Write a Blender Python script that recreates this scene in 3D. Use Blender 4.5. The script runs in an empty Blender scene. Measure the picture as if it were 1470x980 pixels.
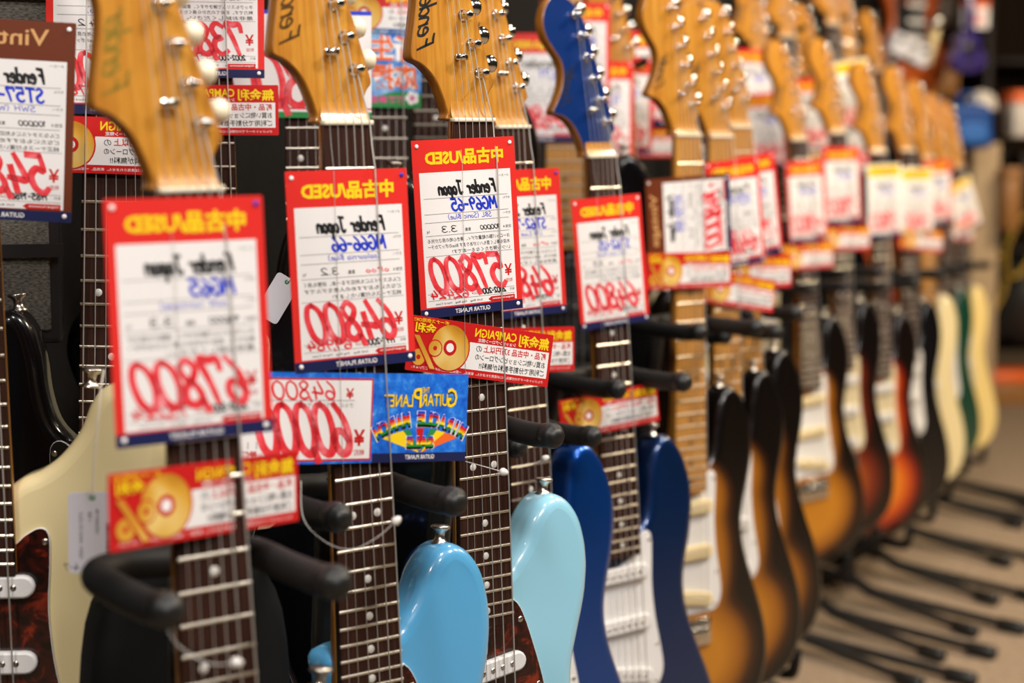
import bpy, bmesh, math, random
from mathutils import Vector, Matrix

random.seed(7)
SC = bpy.context.scene
COL = SC.collection
R = math.radians

# ------------------------------------------------------------------ camera
FPX = 2500.0
PITCH = math.atan(260 / FPX)
CAM = Vector((0, 0, 0.93))
cd = bpy.data.cameras.new('camera')
cam = bpy.data.objects.new('camera', cd)
COL.objects.link(cam)
cam.location = CAM
cam.rotation_euler = (math.pi / 2 - PITCH, 0, 0)
cd.sensor_width = 36
cd.lens = 36 * FPX / 1470
cd.clip_start = 0.05
cd.dof.use_dof = True
cd.dof.focus_distance = 2.5 / 1.69
cd.dof.aperture_fstop = cd.lens / 15.5
cd.dof.aperture_blades = 0
SC.camera = cam

# ------------------------------------------------------------------ world, lamps, exposure
SC.view_settings.view_transform = 'Standard'
SC.view_settings.look = 'None'
SC.view_settings.exposure = 0.0
SC.view_settings.gamma = 1
SC.view_settings.use_curve_mapping = False
SC.cycles.use_denoising = True
SC.cycles.max_bounces = 6
SC.cycles.sample_clamp_indirect = 4.0

w = bpy.data.worlds.new('shop_world')
SC.world = w
w.use_nodes = True
w.node_tree.nodes['Background'].inputs[0].default_value = (1.0, 0.86, 0.68, 1)
w.node_tree.nodes['Background'].inputs[1].default_value = 0.02


def overhead_lamp(name, loc, size, power, col=(1, 0.85, 0.66), target=None, spread=180):
    ld = bpy.data.lights.new(name, 'AREA')
    ld.shape = 'RECTANGLE'
    ld.size, ld.size_y = size
    ld.energy = power
    ld.color = col
    ld.spread = R(spread)
    o = bpy.data.objects.new(name, ld)
    o.location = loc
    if target is not None:
        o.rotation_euler = (Vector(target) - Vector(loc)).to_track_quat('-Z', 'Y').to_euler()
    COL.objects.link(o)
    return o


# shop lamps above the aisle before the row of guitars, plus two added fills
overhead_lamp('track_lamp', (0.55, -0.7, 2.5), (0.5, 0.3), 36, col=(1, 0.96, 0.93), target=(0, 1.6, 0.9))
overhead_lamp('track_lamp', (-0.75, -0.5, 2.3), (0.4, 0.25), 23, col=(1, 0.94, 0.87), target=(-0.3, 1.4, 0.7))  # added fill light, brightens the cream guitar and the back tier
overhead_lamp('track_lamp', (1.3, 1.0, 2.6), (0.4, 0.25), 36, col=(1, 0.945, 0.89), target=(0.3, 2.2, 0.8))
overhead_lamp('track_lamp', (2.1, 2.4, 2.6), (0.4, 0.25), 56, col=(1, 0.84, 0.62), target=(0.9, 3.6, 0.8))
overhead_lamp('track_lamp', (2.9, 4.2, 2.6), (0.4, 0.25), 60, col=(1, 0.82, 0.58), target=(1.4, 5.2, 0.6))
overhead_lamp('track_lamp', (0.15, 0.5, 2.6), (0.3, 0.2), 14, col=(1, 0.95, 0.9), target=(0.15, 2.7, 1.0))  # added fill light for the shadowed cards right of the blue headstock
overhead_lamp('track_lamp', (0.6, 2.6, 2.7), (0.25, 0.25), 14, col=(1, 0.9, 0.75), target=(0.4, 2.8, 0.8))


# ------------------------------------------------------------------ helpers
def P(px, py, s):
    """A point of the place: seen at pixel (px, py) of the photograph, where a millimetre is s pixels."""
    d = 2.5 / s
    fwd = Vector((0, math.cos(PITCH), -math.sin(PITCH)))
    up = Vector((0, math.sin(PITCH), math.cos(PITCH)))
    return CAM + fwd * d + Vector((1, 0, 0)) * ((px - 735) / FPX * d) + up * ((490 - py) / FPX * d)


def ray(px, py):
    return (P(px, py, 1.0) - CAM).normalized()


MATS = {}


def mat(name, col, rough=0.5, metal=0.0, coat=0.0, spec=0.5, build=None):
    if name in MATS:
        return MATS[name]
    m = bpy.data.materials.new(name)
    m.use_nodes = True
    b = m.node_tree.nodes['Principled BSDF']
    b.inputs['Base Color'].default_value = (*col, 1)
    b.inputs['Roughness'].default_value = rough
    b.inputs['Metallic'].default_value = metal
    b.inputs['Coat Weight'].default_value = coat
    b.inputs['Coat Roughness'].default_value = 0.04
    b.inputs['Specular IOR Level'].default_value = spec
    m.diffuse_color = (*col, 1)
    if build:
        build(m.node_tree, b)
    MATS[name] = m
    return m


def hexc(h):
    out = []
    for i in (0, 2, 4):
        c = int(h[i:i + 2], 16) / 255
        out.append(c / 12.92 if c <= 0.04045 else ((c + 0.055) / 1.055) ** 2.4)
    return tuple(out)


def noise_ramp(stops, scale=(1, 1, 1), nscale=5.0, detail=4, rough=0.55, dist=0.0, coord='Object'):
    def f(nt, b):
        N, L = nt.nodes, nt.links
        tc = N.new('ShaderNodeTexCoord')
        mp = N.new('ShaderNodeMapping')
        mp.inputs['Scale'].default_value = scale
        nz = N.new('ShaderNodeTexNoise')
        nz.inputs['Scale'].default_value = nscale
        nz.inputs['Detail'].default_value = detail
        nz.inputs['Roughness'].default_value = rough
        nz.inputs['Distortion'].default_value = dist
        rp = N.new('ShaderNodeValToRGB')
        els = rp.color_ramp.elements
        while len(els) < len(stops):
            els.new(0.5)
        for e, (p, c) in zip(els, stops):
            e.position = p
            e.color = (*c, 1)
        L.new(tc.outputs[coord], mp.inputs[0])
        L.new(mp.outputs[0], nz.inputs[0])
        L.new(nz.outputs[0], rp.inputs[0])
        L.new(rp.outputs[0], b.inputs['Base Color'])
    return f


def burst(stops):
    """A sunburst finish: pale heart, dark rim, laid out on the body's own coordinates (origin at the nut)."""
    def f(nt, b):
        N, L = nt.nodes, nt.links
        tc = N.new('ShaderNodeTexCoord')
        outs = []
        for (cx, cz, rx, rz) in ((-0.003, -0.690, 0.152, 0.106), (0.0, -0.565, 0.104, 0.15), (0.0, -0.478, 0.098, 0.070)):
            mp = N.new('ShaderNodeMapping')
            mp.inputs['Location'].default_value = (-cx / rx, 0, -cz / rz)
            mp.inputs['Scale'].default_value = (1 / rx, 0, 1 / rz)
            L.new(tc.outputs['Object'], mp.inputs[0])
            ln = N.new('ShaderNodeVectorMath')
            ln.operation = 'LENGTH'
            L.new(mp.outputs[0], ln.inputs[0])
            outs.append(ln.outputs['Value'])
        cur = outs[0]
        for o in outs[1:]:
            mn = N.new('ShaderNodeMath')
            mn.operation = 'SMOOTH_MIN'
            mn.inputs[2].default_value = 0.25
            L.new(cur, mn.inputs[0])
            L.new(o, mn.inputs[1])
            cur = mn.outputs[0]
        rp = N.new('ShaderNodeValToRGB')
        els = rp.color_ramp.elements
        while len(els) < len(stops):
            els.new(0.5)
        for e, (p, c) in zip(els, stops):
            e.position = p
            e.color = (*c, 1)
        L.new(cur, rp.inputs[0])
        L.new(rp.outputs[0], b.inputs['Base Color'])
    return f


M = {}
M['maple'] = mat('lacquered_maple', hexc('C08A3C'), 0.35, coat=0.6, build=noise_ramp(
    [(0.25, hexc('AA6A1F')), (0.5, hexc('C5862E')), (0.75, hexc('D59C42'))], (60, 60, 4), 3.0, 5))
M['maple_neck'] = mat('amber_neck_wood', hexc('A5671F'), 0.35, coat=0.5, build=noise_ramp(
    [(0.3, hexc('8E5518')), (0.7, hexc('B57626'))], (50, 50, 4), 3.0))
M['rosewood'] = mat('rosewood', hexc('2A1812'), 0.55, spec=0.25, build=noise_ramp(
    [(0.3, hexc('1A0C08')), (0.55, hexc('361C12')), (0.8, hexc('54301E'))], (260, 200, 7), 2.0, 5, 0.65))
M['maple_board'] = mat('maple_fretboard', hexc('BC8136'), 0.35, coat=0.5, build=noise_ramp(
    [(0.3, hexc('A86E28')), (0.7, hexc('CB9448'))], (80, 60, 6), 3.0))
M['chrome'] = mat('chrome', (0.72, 0.70, 0.66), 0.14, 1.0)
M['nickel'] = mat('worn_nickel', (0.62, 0.58, 0.52), 0.28, 1.0)
M['fret'] = mat('nickel_fret', (0.80, 0.74, 0.62), 0.3, 1.0)
M['string'] = mat('steel_string', (0.74, 0.71, 0.67), 0.45, 0.9)
M['bone'] = mat('bone_nut', hexc('EDE3C8'), 0.4)
M['pearl'] = mat('pearl_dot', hexc('D9D6CE'), 0.3)
M['logo_gold'] = mat('faded_gold_decal', hexc('8C7428'), 0.4)
M['logo_brown'] = mat('brown_decal', hexc('5A3C14'), 0.4)
M['black_dot'] = mat('black_dot', (0.01, 0.01, 0.01), 0.4)
M['black'] = mat('black_plastic', (0.012, 0.012, 0.013), 0.35)
M['foam'] = mat('black_foam', (0.009, 0.0085, 0.0085), 0.6, spec=0.35)
M['rubber'] = mat('black_rubber', (0.008, 0.008, 0.008), 0.45)
M['stand_metal'] = mat('black_enamel_tube', (0.02, 0.019, 0.018), 0.35)
M['white_plastic'] = mat('white_plastic', hexc('E6E4E2'), 0.3)
M['cream_plastic'] = mat('aged_cream_plastic', hexc('E8D3A0'), 0.35)
M['pearl_button'] = mat('cream_tuner_button', hexc('F0E6C8'), 0.35)
M['tortoise'] = mat('tortoise_plastic', (0.05, 0.01, 0.008), 0.2, coat=0.5, build=noise_ramp(
    [(0.42, hexc('150605')), (0.55, hexc('3A0E08')), (0.68, hexc('8A2A10')), (0.8, hexc('2A0A06'))], (1, 1, 1), 55.0, 3, 0.6, 0.6))
M['parchment'] = mat('cream_pickguard', hexc('D9CBA4'), 0.35)
# bodies
M['cream_body'] = mat('cream_lacquer', hexc('EBD9A6'), 0.3, coat=1)
M['pale_yellow'] = mat('pale_yellow_lacquer', hexc('F0D48A'), 0.3, coat=1)
M['sonic'] = mat('sonic_blue_lacquer', hexc('96D0E6'), 0.3, coat=1)
M['california'] = mat('sky_blue_lacquer', hexc('58AADC'), 0.3, coat=1)
M['placid'] = mat('metallic_blue_lacquer', hexc('0650B0'), 0.3, 0.75, coat=1)
M['navy'] = mat('deep_blue_lacquer', hexc('052E62'), 0.3, 0.6, coat=1)
M['head_blue'] = mat('deep_blue_headstock', hexc('06347C'), 0.35, 0.35, coat=0.8)
M['black_body'] = mat('black_lacquer', (0.004, 0.004, 0.005), 0.22, coat=0.5, spec=0.3)
M['green_body'] = mat('dark_green_lacquer', hexc('0A3E2E'), 0.3, coat=1)
M['burst_two'] = mat('two_tone_sunburst', hexc('A4691C'), 0.3, coat=0.6, spec=0.3, build=burst(
    [(0.45, hexc('BC7A1E')), (0.68, hexc('965A14')), (0.84, hexc('3A1C0A')), (0.95, hexc('0A0504'))]))
M['burst_three'] = mat('three_tone_sunburst', hexc('B05A14'), 0.3, coat=0.6, spec=0.3, build=burst(
    [(0.40, hexc('DC7C1A')), (0.62, hexc('C04A10')), (0.80, hexc('701408')), (0.94, hexc('0E0504'))]))
M['walnut'] = mat('red_brown_lacquer', hexc('5A2410'), 0.3, coat=0.6, spec=0.3, build=burst(
    [(0.3, hexc('A3501A')), (0.6, hexc('6E2410')), (0.82, hexc('2A0A06')), (0.95, hexc('0A0505'))]))
M['orange_body'] = mat('orange_lacquer', hexc('B65318'), 0.3, coat=1)
# print
M['red'] = mat('print_red', hexc('E0302A'), 0.35, coat=0.3)
M['deep_red'] = mat('print_deep_red', hexc('C81E1E'), 0.35, coat=0.3)
M['paper'] = mat('laminated_white', hexc('EEEAE8'), 0.35, coat=0.3)
M['navy_print'] = mat('print_navy', hexc('1E2450'), 0.35, coat=0.3)
M['yellow'] = mat('print_yellow', hexc('F7D21E'), 0.4)
M['ink'] = mat('black_ink', (0.01, 0.01, 0.012), 0.5)
M['grey_ink'] = mat('grey_ink', hexc('6A6868'), 0.5)
M['blue_ink'] = mat('blue_ink', hexc('1C38C8'), 0.5)
M['red_ink'] = mat('red_marker_ink', hexc('E4262E'), 0.45, build=noise_ramp(
    [(0.35, hexc('E0262E')), (0.55, hexc('EC4650')), (0.72, hexc('F58A92'))], (1, 1, 1), 70.0, 2))
M['brown_print'] = mat('print_brown', hexc('6A2E14'), 0.4, coat=0.3)
M['tan_print'] = mat('print_tan', hexc('D8A468'), 0.4)
M['gold'] = mat('print_gold', hexc('D9A53A'), 0.35, coat=0.3, build=noise_ramp(
    [(0.3, hexc('B97A1E')), (0.5, hexc('DCA43A')), (0.7, hexc('F2D88A'))], (1, 1, 1), 26.0, 1, 0.4, 0.6))
M['sky_print'] = mat('print_star_blue', hexc('1E6AD8'), 0.35, coat=0.3, build=noise_ramp(
    [(0.35, hexc('1450C0')), (0.55, hexc('2478E0')), (0.68, hexc('5AA0EE')), (0.8, hexc('D8E8FA'))], (1, 1, 1), 95.0, 6, 0.7))
M['sky_light'] = mat('print_sky', hexc('3C8CDC'), 0.35, build=noise_ramp(
    [(0.4, hexc('2A78D0')), (0.7, hexc('A8D0F0'))], (1, 1, 1), 40.0, 3))
M['green'] = mat('print_green', hexc('2C8A48'), 0.4)
M['pink'] = mat('print_pink', hexc('E85AA0'), 0.4)
M['orange'] = mat('print_orange', hexc('F06A28'), 0.4)
M['pure_white'] = mat('print_white', hexc('F8F4F2'), 0.4)
M['pin_blue'] = mat('blue_pin', hexc('3A34B0'), 0.3)
M['tag_card'] = mat('grey_white_tag', hexc('D4D2DA'), 0.5)
M['cotton'] = mat('white_cord', hexc('D8D0C4'), 0.7)
M['clear_tie'] = mat('milky_nylon', hexc('E0DCD6'), 0.3)


def rainbow(nt, b):
    N, L = nt.nodes, nt.links
    uv = N.new('ShaderNodeUVMap')
    sp = N.new('ShaderNodeSeparateXYZ')
    rp = N.new('ShaderNodeValToRGB')
    stops = [(0.0, hexc('101010')), (0.10, hexc('1E8A3A')), (0.28, hexc('F0D820')), (0.46, hexc('F07820')),
             (0.60, hexc('D82020')), (0.80, hexc('2040C0'))]
    els = rp.color_ramp.elements
    rp.color_ramp.interpolation = 'CONSTANT'
    while len(els) < len(stops):
        els.new(0.5)
    for e, (p, c) in zip(els, stops):
        e.position = p
        e.color = (*c, 1)
    L.new(uv.outputs[0], sp.inputs[0])
    L.new(sp.outputs[1], rp.inputs[0])
    L.new(rp.outputs[0], b.inputs['Base Color'])


M['rainbow'] = mat('print_rainbow', hexc('D82020'), 0.4, build=rainbow)


class MB:
    """Collects faces with their materials and links them as one mesh object."""

    def __init__(self):
        self.v, self.f, self.m, self.uv, self.sm = [], [], [], {}, []
        self.mats = []

    def mi(self, m):
        if m not in self.mats:
            self.mats.append(m)
        return self.mats.index(m)

    def add(self, verts, faces, m, smooth=False, uvs=None):
        b = len(self.v)
        self.v += [tuple(x) for x in verts]
        k = self.mi(m)
        for fc in faces:
            self.f.append([b + i for i in fc])
            self.m.append(k)
            self.sm.append(smooth)
        if uvs:
            for i, q in enumerate(uvs):
                self.uv[b + i] = q

    def box(self, x0, x1, y0, y1, z0, z1, m):
        vs = [(x, y, z) for x in (x0, x1) for y in (y0, y1) for z in (z0, z1)]
        self.add(vs, [(0, 1, 3, 2), (4, 6, 7, 5), (0, 4, 5, 1), (2, 3, 7, 6), (0, 2, 6, 4), (1, 5, 7, 3)], m)

    def rbox(self, x0, x1, y0, y1, z0, z1, m, r=0.003, seg=2, axis='y'):
        """A box with rounded edges."""
        bm = bmesh.new()
        bmesh.ops.create_cube(bm, size=1)
        for v in bm.verts:
            v.co = Vector(((x0 + x1) / 2 + v.co.x * (x1 - x0), (y0 + y1) / 2 + v.co.y * (y1 - y0), (z0 + z1) / 2 + v.co.z * (z1 - z0)))
        bmesh.ops.bevel(bm, geom=bm.edges[:], offset=r, segments=seg, profile=0.5, affect='EDGES')
        bm.verts.index_update()
        self.add([v.co[:] for v in bm.verts], [[v.index for v in f.verts] for f in bm.faces], m, True)
        bm.free()

    def tube(self, pts, rad, m, n=10, caps=True):
        """A round tube along a path; rad is one number or one per point."""
        pts = [Vector(p) for p in pts]
        rs = rad if isinstance(rad, (list, tuple)) else [rad] * len(pts)
        vs, fs = [], []
        prev = None
        for i, p in enumerate(pts):
            t = (pts[min(i + 1, len(pts) - 1)] - pts[max(i - 1, 0)]).normalized()
            if prev is None:
                a = Vector((0, 0, 1)) if abs(t.z) < 0.9 else Vector((1, 0, 0))
                u = t.cross(a).normalized()
            else:
                u = (prev - t * prev.dot(t)).normalized()
            prev = u
            v = t.cross(u)
            for k in range(n):
                a = 2 * math.pi * k / n
                vs.append(p + (u * math.cos(a) + v * math.sin(a)) * rs[i])
        for i in range(len(pts) - 1):
            for k in range(n):
                fs.append((i * n + k, i * n + (k + 1) % n, (i + 1) * n + (k + 1) % n, (i + 1) * n + k))
        self.add(vs, fs, m, True)
        if caps:
            b = [list(range(n))[::-1], [len(vs) - n + k for k in range(n)]]
            self.add(vs[:n] + vs[-n:], [list(range(n))[::-1], list(range(n, 2 * n))], m)

    def lathe(self, prof, o, axis, m, n=16):
        """Turns a profile of (radius, height) about an axis from o."""
        axis = Vector(axis).normalized()
        a = Vector((0, 0, 1)) if abs(axis.z) < 0.9 else Vector((1, 0, 0))
        u = axis.cross(a).normalized()
        v = axis.cross(u)
        o = Vector(o)
        vs, fs = [], []
        for r, h in prof:
            for k in range(n):
                t = 2 * math.pi * k / n
                vs.append(o + axis * h + (u * math.cos(t) + v * math.sin(t)) * r)
        for i in range(len(prof) - 1):
            for k in range(n):
                fs.append((i * n + k, i * n + (k + 1) % n, (i + 1) * n + (k + 1) % n, (i + 1) * n + k))
        fs.append(list(range(n))[::-1])
        fs.append([len(vs) - n + k for k in range(n)])
        self.add(vs, fs, m, True)

    def mesh(self, name):
        me = bpy.data.meshes.new(name)
        me.from_pydata(self.v, [], self.f)
        for m in self.mats:
            me.materials.append(m)
        me.polygons.foreach_set('material_index', self.m)
        me.polygons.foreach_set('use_smooth', self.sm)
        if self.uv:
            l = me.uv_layers.new(name='UVMap')
            for lp in me.loops:
                l.data[lp.index].uv = self.uv.get(lp.vertex_index, (0, 0))
        me.update()
        return me

    def obj(self, name, parent=None, loc=(0, 0, 0)):
        o = bpy.data.objects.new(name, self.mesh(name))
        o.location = loc
        COL.objects.link(o)
        o.parent = parent
        return o


def tag(o, label, cat, group=None, kind=None):
    o['label'] = label
    o['category'] = cat
    if group:
        o['group'] = group
    if kind:
        o['kind'] = kind
    return o


def empty(name, mtx):
    o = bpy.data.objects.new(name, None)
    o.empty_display_size = 0.02
    o.matrix_world = mtx
    COL.objects.link(o)
    return o


def catmull(pts, k=4, closed=True):
    n = len(pts)
    out = []
    rng = range(n) if closed else range(n - 1)
    for i in rng:
        g = (lambda j: pts[j % n]) if closed else (lambda j: pts[max(0, min(n - 1, j))])
        p0, p1, p2, p3 = g(i - 1), g(i), g(i + 1), g(i + 2)
        for q in range(k):
            t = q / k
            out.append(tuple(0.5 * (2 * b + (c - a) * t + (2 * a - 5 * b + 4 * c - d) * t * t + (3 * b - a - 3 * c + d) * t ** 3)
                             for a, b, c, d in zip(p0, p1, p2, p3)))
    if not closed:
        out.append(tuple(pts[-1]))
    return out


def slab(mb, pts, yf, yb, r, m, front=None, rings=5, back_r=None):
    """A slab cut to an outline (x, z), between y = yf (front) and yb, its edges rounded over radius r."""
    n = len(pts)
    area = sum(pts[i][0] * pts[(i + 1) % n][1] - pts[(i + 1) % n][0] * pts[i][1] for i in range(n))
    if area < 0:
        pts = pts[::-1]
    nor = []
    for i in range(n):
        a, b = pts[i - 1], pts[(i + 1) % n]
        dx, dz = b[0] - a[0], b[1] - a[1]
        l = math.hypot(dx, dz) or 1
        nor.append((dz / l, -dx / l))
    rb = r if back_r is None else back_r
    prof = []
    for k in range(rings + 1):
        a = math.pi / 2 * k / rings
        prof.append((r * (1 - math.sin(a)), yf + r * (1 - math.cos(a))))
    for k in range(rings + 1):
        a = math.pi / 2 * k / rings
        prof.append((rb * (1 - math.cos(a)), yb - rb * (1 - math.sin(a))))
    vs, fs = [], []
    for ins, y in prof:
        for i in range(n):
            vs.append((pts[i][0] - nor[i][0] * ins, y, pts[i][1] - nor[i][1] * ins))
    for j in range(len(prof) - 1):
        for i in range(n):
            fs.append((j * n + i, j * n + (i + 1) % n, (j + 1) * n + (i + 1) % n, (j + 1) * n + i))
    mb.add(vs, fs, m, True)
    mb.add(vs[:n], [list(range(n))], front or m, True)
    mb.add(vs[-n:], [list(range(n))[::-1]], m, True)


def mm(pts):
    return [(x * 0.001, z * 0.001) for x, z in pts]


# ------------------------------------------------------------------ lettering
FONT = bpy.data.curves.new('lettering', 'FONT')
FONT_OB = bpy.data.objects.new('lettering', FONT)
COL.objects.link(FONT_OB)
TXT = {}


def glyphs(s, bold=0.0):
    """Outline lettering of a string: flat polygons, left at 0, cap height about 0.73."""
    key = (s, bold)
    if key not in TXT:
        FONT.body = s
        FONT.offset = bold
        FONT.resolution_u = 2
        FONT.fill_mode = 'FRONT'
        dg = bpy.context.evaluated_depsgraph_get()
        dg.update()
        me = FONT_OB.evaluated_get(dg).to_mesh()
        vs = [(v.co.x, v.co.y) for v in me.vertices]
        fs = [list(p.vertices) for p in me.polygons]
        FONT_OB.evaluated_get(dg).to_mesh_clear()
        x0 = min((v[0] for v in vs), default=0)
        x1 = max((v[0] for v in vs), default=1)
        y0 = min((v[1] for v in vs), default=0)
        y1 = max((v[1] for v in vs), default=1)
        TXT[key] = (vs, fs, x0, x1, y0, y1)
    return TXT[key]


# handwriting: pen strokes in a box about 0.6 wide and 1 high
PEN = {
    '0': [[(.34, 1), (.1, .82), (.0, .42), (.1, .05), (.3, 0), (.5, .18), (.58, .6), (.48, .92), (.3, .98)]],
    '1': [[(.12, .78), (.32, 1), (.27, 0)]],
    '2': [[(.05, .78), (.25, 1), (.5, .85), (.45, .55), (.2, .25), (.0, .03)], [(.0, .03), (.28, .1), (.58, .03)]],
    '3': [[(.05, .88), (.3, 1), (.5, .82), (.4, .58), (.2, .53), (.45, .45), (.52, .2), (.3, 0), (.02, .12)]],
    '4': [[(.3, 1), (.03, .36), (.3, .34), (.62, .38)], [(.48, .68), (.4, 0)]],
    '5': [[(.12, 1), (.07, .58), (.3, .64), (.52, .42), (.42, .1), (.18, 0), (.0, .12)], [(.12, .98), (.56, 1)]],
    '6': [[(.42, 1), (.14, .7), (.02, .35), (.1, .05), (.33, 0), (.5, .2), (.43, .42), (.2, .42), (.05, .22)]],
    '7': [[(.03, .72), (.06, .97), (.3, .95), (.56, .98), (.4, .5), (.28, 0)]],
    '8': [[(.5, .85), (.3, 1), (.08, .82), (.2, .58), (.45, .38), (.5, .12), (.28, 0), (.05, .15), (.15, .42), (.42, .62), (.52, .88)]],
    '9': [[(.5, .8), (.3, 1), (.06, .8), (.12, .55), (.4, .58), (.52, .85), (.45, .4), (.3, 0)]],
    ',': [[(.12, .1), (.02, -.16)]],
    '.': [[(.06, .06), (.1, .0)]],
    '-': [[(.05, .45), (.38, .48)]],
    'F': [[(.17, 1), (.12, .5), (.05, 0)], [(.14, .97), (.38, .96), (.62, 1)], [(.1, .54), (.28, .54), (.46, .58)]],
    'e': [[(.05, .3), (.38, .35), (.36, .52), (.2, .58), (.03, .35), (.1, .05), (.3, .0), (.46, .12)]],
    'n': [[(.06, .55), (.03, 0)], [(.04, .35), (.25, .56), (.4, .45), (.42, 0)]],
    'd': [[(.42, .45), (.2, .55), (.03, .28), (.15, .0), (.42, .2)], [(.5, 1), (.44, .0)]],
    'r': [[(.08, .55), (.04, 0)], [(.06, .35), (.2, .53), (.4, .52)]],
    'J': [[(.1, .96), (.6, 1)], [(.42, 1), (.38, .2), (.2, 0), (.02, .15)]],
    'a': [[(.4, .48), (.2, .56), (.03, .28), (.15, 0), (.38, .2), (.42, .52), (.46, 0)]],
    'p': [[(.1, .55), (.02, -.4)], [(.06, .4), (.28, .57), (.42, .35), (.3, .05), (.06, .1)]],
    'M': [[(.02, 0), (.12, 1)], [(.12, 1), (.32, .35)], [(.32, .35), (.6, 1)], [(.6, 1), (.66, 0)]],
    'G': [[(.55, .85), (.3, 1), (.05, .6), (.1, .1), (.35, 0), (.55, .2), (.56, .45)], [(.56, .45), (.33, .45)]],
    'S': [[(.5, .88), (.28, 1), (.08, .8), (.25, .55), (.48, .35), (.4, .05), (.15, 0), (.0, .15)]],
    'T': [[(0, .96), (.6, 1)], [(.32, .98), (.28, 0)]],
    'B': [[(.08, 1), (.04, 0)], [(.08, .98), (.45, .85), (.12, .54)], [(.12, .54), (.52, .3), (.05, .02)]],
    'L': [[(.1, 1), (.05, .03)], [(.05, .03), (.48, .05)]],
    'P': [[(.1, 1), (.05, 0)], [(.1, .98), (.5, .8), (.1, .45)]],
    'W': [[(.0, 1), (.15, 0)], [(.15, 0), (.32, .7)], [(.32, .7), (.5, 0)], [(.5, 0), (.7, 1)]],
    'H': [[(.06, 1), (.02, 0)], [(.5, 1), (.46, 0)], [(.04, .5), (.48, .53)]],
    'R': [[(.1, 1), (.05, 0)], [(.1, .98), (.5, .8), (.1, .5), (.5, .0)]],
    'U': [[(.05, 1), (.05, .2), (.3, 0), (.5, .25), (.54, 1)]],
    'K': [[(.1, 1), (.05, 0)], [(.5, 1), (.1, .45), (.5, 0)]],
    'i': [[(.08, .55), (.05, 0)], [(.1, .75), (.11, .8)]],
    'o': [[(.22, .56), (.03, .3), (.15, 0), (.38, .2), (.34, .5), (.2, .56)]],
    'u': [[(.05, .55), (.06, .1), (.25, 0), (.4, .3)], [(.42, .55), (.42, 0)]],
    'l': [[(.1, 1), (.05, 0)]],
    'c': [[(.4, .48), (.2, .56), (.03, .28), (.15, 0), (.4, .08)]],
    't': [[(.18, .85), (.14, .1), (.3, 0)], [(.02, .55), (.34, .57)]],
    's': [[(.35, .5), (.18, .56), (.08, .42), (.3, .2), (.2, 0), (.02, .06)]],
    '(': [[(.2, 1.05), (.03, .5), (.18, -.1)]],
    ')': [[(.02, 1.05), (.2, .5), (.04, -.1)]],
    '%': [[(.15, 1), (.05, .8), (.2, .75), (.22, .95), (.12, 1)], [(.6, 1), (.02, 0)], [(.5, .25), (.4, .05), (.55, 0), (.6, .2), (.5, .25)]],
    ' ': [],
}


def pen_polys(s, hw, gap=0.14, squeeze=1.0):
    """Handwriting as flat ribbons: (verts, faces), one unit high, and its width."""
    x = 0
    V, F = [], []
    for ch in s:
        st = PEN.get(ch)
        if st is None:
            st = PEN['o']
        wmax = 0.3 if not st else max(p[0] for q in st for p in q)
        if ch == ',':
            x -= gap * 0.8
            wmax = 0.0
        for q in st:
            pts = catmull(q, 5, closed=False) if len(q) > 2 else q
            b = len(V)
            m = len(pts)
            for i, p in enumerate(pts):
                a, c = pts[max(0, i - 1)], pts[min(m - 1, i + 1)]
                dx, dz = (c[0] - a[0]) * squeeze, c[1] - a[1]
                l = math.hypot(dx, dz) or 1
                k = hw * (0.8 + 0.4 * math.sin(math.pi * (i + 0.6) / (m + 0.2)))
                nx, nz = -dz / l * k, dx / l * k
                ex = 0.0
                if i == 0:
                    ex = -0.5
                elif i == m - 1:
                    ex = 0.5
                px_, pz_ = (x + p[0]) * squeeze + dx / l * k * ex, p[1] + dz / l * k * ex
                V.append((px_ + nx, pz_ + nz))
                V.append((px_ - nx, pz_ - nz))
            for i in range(m - 1):
                F.append((b + 2 * i, b + 2 * i + 1, b + 2 * i + 3, b + 2 * i + 2))
        x += wmax + (gap * 0.8 if ch == ',' else gap)
    return V, F, (x - gap) * squeeze


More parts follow.
